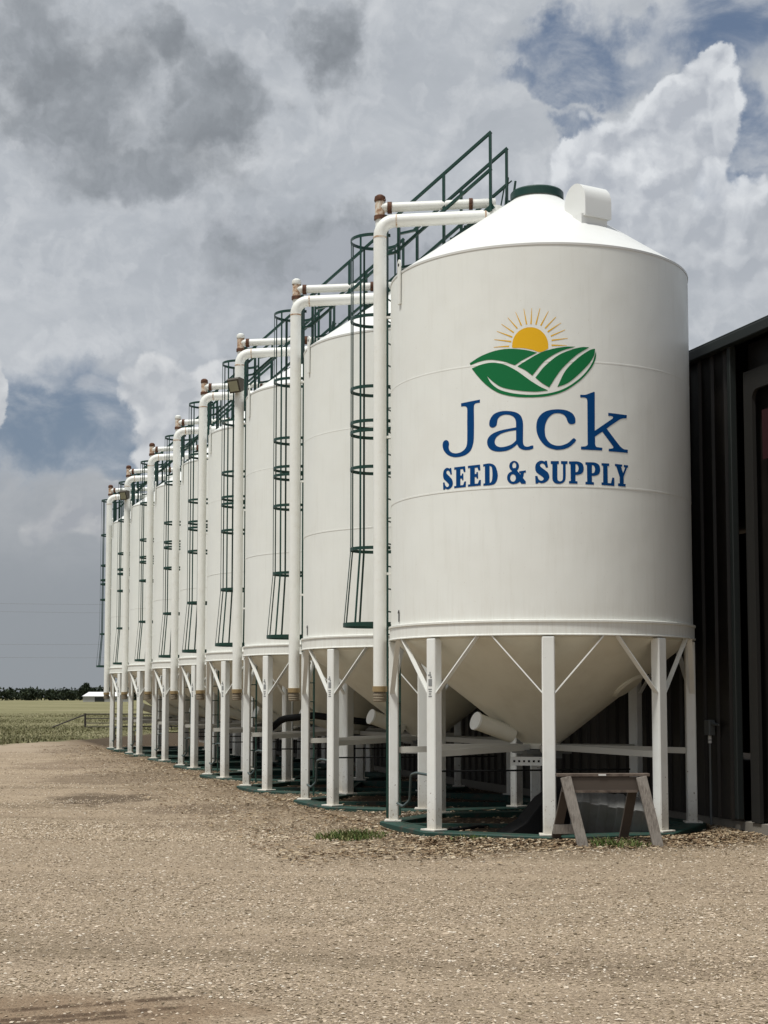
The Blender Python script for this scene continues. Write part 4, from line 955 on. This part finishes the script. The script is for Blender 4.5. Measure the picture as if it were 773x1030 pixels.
def make_floodlight(B, z):
    aP = -1.6045; c = PL(aP, 2.085, z); fw = DL(R_(-35)); s = TL(R_(-35)); up = Vector((0, 0, 1)); c = c + fw * .10 + s * .06
    body = MB()
    prof = [(.0, .12), (.13, .135), (.165, .095), (.08, -.135), (.0, -.09)]
    body.prism([c + fw * (u) + up * v - s * .135 for u, v in prof], (0, 0, 0), s * .27)
    fo = body.build('floodlight', 'lamp_bronze', B)
    n = Vector((0, 0, 0)); p1 = c + fw * .165 + up * .095; p2 = c + fw * .08 + up * -.135
    nn = (p1 - p2).cross(s).normalized(); nn = nn if nn.dot(fw) > 0 else -nn
    poly = [p1 - s * .10 - (p1 - p2) * .12, p1 + s * .10 - (p1 - p2) * .12, p2 + s * .10 + (p1 - p2) * .12, p2 - s * .10 + (p1 - p2) * .12]
    MB().prism([p + nn * .003 for p in poly], (0, 0, 0), nn * .012).build('lamp_lens', 'lamp_lens', fo)

proto = make_bin()
labels = ['white hopper bin with blue farm lettering under a sun and green fields', 'plain white hopper bin standing directly behind the lettered bin, second in the row', 'white hopper bin with the larger brown floodlight, third in the row from the lettered bin', 'white hopper bin just beyond the nearer floodlight bin, fourth in the row', 'white hopper bin in the middle of the row, fifth from the lettered bin', 'white hopper bin just before the far floodlight bin, sixth in the row', 'white hopper bin with the smaller far floodlight, seventh in the row', 'white hopper bin at the far end of the row beside the field, smallest in view']
bins = [proto]
for i in range(1, 8): bins.append(copy_tree(proto))
for i, (b, p) in enumerate(zip(bins, BINS)):
    b.location = (p[0], p[1], 0); b.rotation_euler = (0, 0, PSI)
    tag(b, labels[i], 'grain bin', 'hopper bins in a row along the shed')
for b in bins[1:]:                            # only some riser caps have rusted
    for fp_ in b.children:
        for o in fp_.children:
            if o.name.startswith('riser_cap') and b in (bins[1], bins[2], bins[4]):
                o.material_slots[0].link = 'OBJECT'; o.material_slots[0].material = M['white_pipe']
make_decals(bins[0]); make_number(bins[0]); make_number(bins[1])
make_floodlight(bins[2], 7.27); make_floodlight(bins[6], 7.40)

# ------------------------------------------------------------------ shed (row coordinates: x across, y along the row)
shed = empty('shed', (C1[0], C1[1], 0), PSI)
WX = 2.22; Y0, Y1 = -7.0, 37.5; EH = 6.15
tag(shed, 'long black ribbed metal shed standing right behind the white bins', 'shed')
wl = MB()
prof = []
y = Y0
prof.append((WX, Y0))
DS = -1.38                                     # door opening starts here (towards the camera)
ywall = DS + .17
y = ywall; prof = [(WX, ywall)]
while y < Y1 - .5:
    prof += [(WX, y + .23), (WX - .035, y + .255), (WX - .035, y + .295), (WX, y + .32)]; y += .33
prof.append((WX, Y1))
n = len(prof); zs = (.05, EH - .02)
vs = [(x_, y_, z_) for z_ in zs for x_, y_ in prof]
wl.add(vs, [(i, i + 1, n + i + 1, n + i) for i in range(n - 1)])
wl.box((WX + .35, Y1 - .05, EH / 2), (.66, .1, EH - .06))
wl.add([(WX + .03, Y1, .05), (WX + 12, Y1, .05), (WX + 12, Y1, EH), (WX + 6, Y1, EH + 1.4), (WX + .03, Y1, EH)], [(0, 1, 2, 3, 4)])
wl.add([(WX + .03, Y0, .05), (WX + 12, Y0, .05), (WX + 12, Y0, EH), (WX + 6, Y0, EH + 1.4), (WX + .03, Y0, EH)], [(0, 1, 2, 3, 4)])
wl.add([(WX + 12, Y0, .05), (WX + 12, Y1, .05), (WX + 12, Y1, EH), (WX + 12, Y0, EH)], [(0, 1, 2, 3)])
wl.build('wall', 'black_metal', shed)
MB().box((WX + .10, (Y0 + Y1) / 2, -.06), (.16, Y1 - Y0, .20)).build('foundation', 'concrete', shed)
rf = MB()
for (xa, za, xb, zb) in ((WX - .16, EH + .02, WX + 6, EH + 1.46), (WX + 12.16, EH + .02, WX + 6, EH + 1.46)):
    rf.add([(xa, Y0 - .2, za), (xa, Y1 + .2, za), (xb, Y1 + .2, zb), (xb, Y0 - .2, zb), (xa, Y0 - .2, za + .05), (xa, Y1 + .2, za + .05), (xb, Y1 + .2, zb + .05), (xb, Y0 - .2, zb + .05)],
           [(0, 1, 2, 3), (4, 5, 6, 7), (0, 1, 5, 4), (3, 2, 6, 7), (0, 3, 7, 4), (1, 2, 6, 5)])
ro = rf.build('roof', 'shed_trim', shed)
gt = MB(); gt.box((WX - .11, (Y0 + Y1) / 2, EH - .02), (.12, Y1 - Y0 + .3, .13)); gt.build('gutter', 'shed_trim', ro, bevel=.01)
cj = MB(); cj.box((WX - .045, DS + .21, EH / 2), (.09, .08, EH - .14)); cj.build('corner_trim', 'shed_trim', shed, bevel=.008)
# door bay: recess, pale frame, dark glass
dr = MB()
dr.box((WX + .16, (DS + Y0) / 2, EH / 2), (.04, DS - Y0 + .2, EH - .12))
do = dr.build('door_panel', 'black_metal', shed)
DF = DS
fm = MB(); zt = 5.70
# frame with a rounded corner opening
fx = WX + .0
outer = [(DF, .05), (DF, zt), (Y0 + .2, zt), (Y0 + .2, zt - .26)]
inner = []
for k in range(9):
    q_ = math.pi / 2 * k / 8
    inner.append((DF - .32 + .12 * math.sin(q_), zt - .38 + .12 * math.cos(q_)))
inner = [(y_, z_) for y_, z_ in inner] + [(DF - .20, .05)]
poly = outer + inner
fm.prism([(fx, y_, z_) for y_, z_ in poly], (0, 0, 0), (.05, 0, 0))
fm.build('door_frame', 'shed_frame', shed)
MB().box((WX + .075, (DF - .45 + Y0) / 2, 2.4), (.02, DF - .45 - Y0, 4.5)).build('door_glass', 'dark_glass', shed)
MB().box((WX + .058, DF - .84, 4.85), (.012, 1.0, .62)).build('red_panel', 'red_panel', shed)
# junction box and conduit on the wall
jy = -.53
jb = MB(); jb.box((WX - .085, jy, 1.20), (.09, .13, .20)); jo = jb.build('junction_box', 'galvanised', shed, bevel=.008)
ext = MB(); ext.tube([(WX - .08, jy - .065, 1.25), (WX - .10, jy - .26, 1.24)], [.03, .012], 8); ext.build('box_lever', 'galvanised', jo)
cd = MB(); cd.tube([(WX - .085, jy, 1.03), (WX - .085, jy, -.05)], .016, 8); cd.build('conduit', 'galvanised', jo)
ft = MB(); ft.tube([(WX - .085, jy, 1.10), (WX - .085, jy, 1.045)], .024, 8); ft.tube([(WX - .085, jy, 1.035), (WX - .085, jy, 1.0)], .024, 8); ft.build('conduit_fitting', 'white_fitting', jo)

# ------------------------------------------------------------------ things standing under the bins
# sawhorse
sw = empty('sawhorse', (2.48, 17.15, GZ), R_(4)); sw.scale = (.96, .95, .955)
tag(sw, 'weathered grey wooden sawhorse leaning in front of the lettered bin', 'sawhorse')
MB().box((0, .0, .845), (1.10, .13, .035)).build('top_plank', 'grey_wood', sw, bevel=.004)
MB().box((-.005, -.035, .735), (.98, .035, .17)).build('side_board', 'dark_wood', sw)
MB().box((.01, -.06, .655), (.78, .02, .03)).build('lower_batten', 'grey_wood', sw)
for x0, x1, y1, nm_ in ((-.46, -.285, -.24, 0), (.44, .60, -.24, 0)):
    MB().beam((x0, -.085, .825), (x1, y1, .0), .125, .04, (0, -1, .2)).build('leg', 'grey_wood_leg', sw, bevel=.004)
for x0, x1 in ((-.40, -.52), (.40, .30)):
    MB().beam((x0, .06, .80), (x1, .34, .0), .11, .04, (0, 1, .2)).build('leg', 'dark_wood', sw, bevel=.004)
MB().box((-.42, .24, .19), (.26, .04, .11)).build('cross_batten', 'grey_wood_leg', sw)
MB().box((-.02, -.067, .848), (.09, .006, .02)).build('metal_tag', 'white_fitting', sw)

# ribbed tub lying beneath
tb = empty('plastic_tub', (2.66, 18.30, GZ), R_(-6))
tag(tb, 'off white ribbed plastic tub lying under the lettered bin behind the sawhorse', 'tub')
m = MB()
def sect(x_, s): return [(x_, -.22 * s, .0), (x_, .22 * s, .0), (x_, .28 * s, .42 * s), (x_, -.28 * s, .42 * s)]
cuts = []
for k in range(9):
    x_ = -.42 + k * .105; s = 1.0 if k % 2 else .955
    cuts += [(x_, s), (x_ + .085, s)]
vs = []
for x_, s in cuts: vs += [(a_, b_, c_ + .02) for a_, b_, c_ in sect(x_, s * (1.0 - .10 * (x_ + .42)))]
fs = [(0, 1, 2, 3), tuple(len(vs) - 4 + i for i in (3, 2, 1, 0))]
for i in range(len(cuts) - 1):
    for j in range(4): fs.append((i * 4 + j, i * 4 + (j + 1) % 4, i * 4 + 4 + (j + 1) % 4, i * 4 + 4 + j))
rt = Matrix.Rotation(R_(7), 3, 'Y') @ Matrix.Rotation(R_(14), 3, 'X')
m.add([rt @ Vector(v) + Vector((0, 0, .07)) for v in vs], fs)
m.build('tub_body', 'tub_white', tb, bevel=.01)

# black chute lying under the cone
ch = empty('feed_chute', (1.90, 18.75, GZ), R_(8))
tag(ch, 'black wedge shaped feed chute lying on the ground under the lettered bin', 'chute')
m = MB()
poly = [(-.50, -.3, .0), (.42, -.3, .0), (.42, -.3, .50), (.20, -.3, .56), (.02, -.3, .44), (-.22, -.3, .16)]
m.prism(poly, (0, 0, 0), (0, .55, 0)); m.build('chute_body', 'black_plastic', ch, bevel=.01)
MB().box((.31, -.02, .545), (.26, .5, .03)).build('chute_flange', 'black_plastic', ch)

# black hoses
def hose(name, pts, r, label):
    o = MB().tube(fillet(pts, .3, 6), r, 10).build(name, 'black_plastic', None, 60)
    tag(o, label, 'hose')
hose('suction_hose', [(-2.05, 26.2, .98), (-1.75, 26.0, 1.22), (-1.2, 25.9, 1.28), (-.4, 25.8, 1.18), (.4, 26.0, 1.1)], .06, 'thick black hose slung between the second and third bins')
hose('yard_hose', [(.9, 18.2, GZ + .12), (.6, 18.6, GZ + .03), (1.2, 19.4, GZ + .03), (2.2, 19.9, GZ + .03), (3.3, 19.6, GZ + .03), (3.8, 18.6, GZ + .03)], .02, 'thin black hose lying on the ground inside the nearest base ring')

# ------------------------------------------------------------------ weeds
def tuft(name, x, y, n, h_, rad, label, m='green_grass', seed=0, cat='grass'):
    r_ = np.random.default_rng(seed); vs, fs = [], []
    for i in range(n):
        a = r_.random() * 6.283; rr = rad * r_.random() ** .6; bx, by = rr * math.cos(a) * 1.3, rr * math.sin(a)
        hh = h_ * (.45 + .75 * r_.random()) * (1 - .45 * rr / rad); lean = (r_.random(2) - .5) * h_ * 1.3; w_ = .005 + .004 * r_.random()
        ang = r_.random() * 3.14; cx_, cy_ = math.cos(ang) * w_, math.sin(ang) * w_; o = len(vs)
        vs += [(bx - cx_, by - cy_, -.01), (bx + cx_, by + cy_, -.01), (bx + lean[0] * .4 + cx_ * .8, by + lean[1] * .4 + cy_ * .8, hh * .6), (bx + lean[0] * .4 - cx_ * .8, by + lean[1] * .4 - cy_ * .8, hh * .6), (bx + lean[0], by + lean[1], hh)]
        fs += [(o, o + 1, o + 2, o + 3), (o + 3, o + 2, o + 4)]
    mb = MB(); mb.add(vs, fs); ob = mb.build(name, m); ob.location = (x, y, float(gh(x, y)))
    tag(ob, label, cat); return ob
tuft('grass_tuft', -.36, 18.30, 620, .13, .36, 'green grass tuft growing on the gravel beside the second base ring', seed=1)
tuft('grass_tuft', 2.47, 17.0, 130, .13, .16, 'dry weed tuft growing between the legs of the sawhorse', seed=2)
tuft('grass_tuft', 2.72, 16.95, 150, .11, .2, 'small weed tuft growing close to the right leg of the sawhorse', seed=3)
tuft('grass_tuft', 1.0, 17.55, 90, .07, .22, 'low weed growing against the front of the nearest base ring', seed=4)

# ------------------------------------------------------------------ field
def in_field(x, y): return ((y - 52.6) * 0.185 - (x + 13.2) > .25) | (y > 84)
n = 90000
fy = 44 + (150 - 44) * rng.random(n) ** 1.6
fx = -(0.285 * fy + 1.5) + rng.random(n) * (0.285 * fy * .75 + 2)
k = in_field(fx, fy); fx, fy = fx[k], fy[k]; n = len(fx)
patchy = (np.sin(fx * .35 + fy * .12) + np.sin(fy * .22 - fx * .11 + 1.3) + 1.5 * rng.random(n)) 
hh = (.03 + .10 * rng.random(n) ** 2) * np.clip(.6 + .35 * patchy, .3, 1.6)
w_ = .02 + .02 * rng.random(n); a = rng.random(n) * 3.14
le = (rng.random((n, 2)) - .5) * .2
gz = gh(fx, fy)
v = np.stack([np.stack([fx - np.cos(a) * w_, fy - np.sin(a) * w_, gz - .01], 1), np.stack([fx + np.cos(a) * w_, fy + np.sin(a) * w_, gz - .01], 1), np.stack([fx + le[:, 0], fy + le[:, 1], gz + hh], 1)], 1)
tag(np_mesh('field_grass', v.reshape(-1, 3), np.arange(3 * n).reshape(-1, 3), 'field_grass'), 'rough yellow green pasture grass of the field beyond the yard', 'grass', kind='stuff')

# pipe fence with gate
fe = empty('pipe_fence', (-16.05, 81.0, GZ), 0)
tag(fe, 'dark steel pipe fence with a sloping end brace out in the field', 'fence')
for x_ in (0, 4.6, 9.2):
    MB().tube([(x_, 0, -.1), (x_, 0, .80)], .055, 8).build('post', 'rail_steel', fe, 50)
for z_, r_ in ((.76, .035), (.53, .028), (.28, .028), (.08, .028)):
    MB().tube([(.03, 0, z_), (9.2, 0, z_)], r_, 6).build('rail', 'rail_steel', fe, 50)
MB().tube([(0, 0, .74), (-1.75, 0, .06)], .04, 6).build('brace', 'rail_steel', fe, 50)
MB().box((-1.8, 0, .03), (.14, .14, .10)).build('brace_foot', 'rail_steel', fe)

# ------------------------------------------------------------------ far background
def leaf_mass(centres, radii, per, size, seed):
    r_ = np.random.default_rng(seed); V = []
    for c_, r in zip(centres, radii):
        d = r_.normal(size=(per, 3)); d /= np.linalg.norm(d, axis=1)[:, None]
        p = np.array(c_) + d * np.array(r) * (r_.random((per, 1)) ** .45) * (1 + .25 * (r_.random((per, 1)) - .5))
        o = r_.normal(size=(per, 4, 3)) * size * .6
        V.append(p[:, None, :] + o)
    v = np.concatenate(V).reshape(-1, 3); return v, np.arange(len(v)).reshape(-1, 4)
cs, rs = [], []
x_ = -420.0
while x_ < 260:
    yy = 700 + random.uniform(-25, 25); h_ = random.uniform(5.0, 6.4) + 0.7 * math.sin(x_ * .05)
    cs.append((x_, yy, h_ * .5)); rs.append((random.uniform(3, 6), 4, h_ * .52)); x_ += random.uniform(1.4, 3.0)
v, f = leaf_mass(cs, rs, 150, .95, 5)
v[:, 2] = np.maximum(v[:, 2], -.3)
tag(np_mesh('tree_line', v, f, 'leaf_dark'), 'dark wood along the horizon beyond the field', 'woodland', kind='stuff')
tr = empty('tree', (-103.2, 520, GZ)); tag(tr, 'lone dark tree standing beside the low white barn at the horizon', 'tree')
v, f = leaf_mass([(0, 0, 4.2), (-1.6, 0, 3.2), (1.5, .3, 3.4), (.3, 0, 5.3)], [(2.0, 1.8, 1.6), (1.5, 1.4, 1.4), (1.5, 1.4, 1.3), (1.1, 1.1, 1.2)], 320, .42, 9)
o = np_mesh('crown', v, f, 'leaf_dark'); o.parent = tr
tk = MB(); tk.tube([(0, 0, -.1), (.05, 0, 1.4), (.1, 0, 3.2)], [.28, .22, .1], 8); tk.tube([(.05, 0, 1.4), (-1.0, .1, 2.9)], [.14, .06], 6); tk.tube([(.06, 0, 1.7), (1.1, .1, 3.0)], [.12, .05], 6)
tk.build('trunk', 'bark', tr, 60)
bn = empty('barn', (-92.6, 505, GZ), 0); tag(bn, 'low white roofed barn on the horizon at the far end of the row', 'barn')
m = MB(); m.box((0, 0, .95), (15, 8, 1.9)); m.build('wall', 'far_grey', bn)
m = MB(); m.add([(-7.8, -4.4, 1.85), (7.8, -4.4, 1.85), (7.8, 4.4, 1.85), (-7.8, 4.4, 1.85), (-6.4, 0, 3.3), (6.4, 0, 3.3)], [(0, 1, 5, 4), (1, 2, 5), (2, 3, 4, 5), (3, 0, 4), (0, 3, 2, 1)]); m.build('roof', 'far_white', bn)
m = MB(); m.box((-2, -4.03, .8), (3.2, .06, 1.6)); m.build('door', 'shed_trim', bn)

wl_ = ['highest', 'second highest', 'second lowest', 'lowest']
for i, (z_, dz) in enumerate(((11.15, -.1), (10.35, -.15), (7.05, .1), (5.75, .05))):
    pts = []
    for k in range(41):
        x_ = -200 + 10 * k
        pts.append((x_, 150, z_ + dz * (x_ + 40) / 20 + .6 * (((x_ % 60) - 30) / 30) ** 2 - .3))
    o = MB().tube(pts, .012, 5).build('power_line', 'wire', None, 60)
    tag(o, f'thin grey overhead wire, {wl_[i]} of the four crossing the sky above the field', 'power line', 'overhead wires above the field')
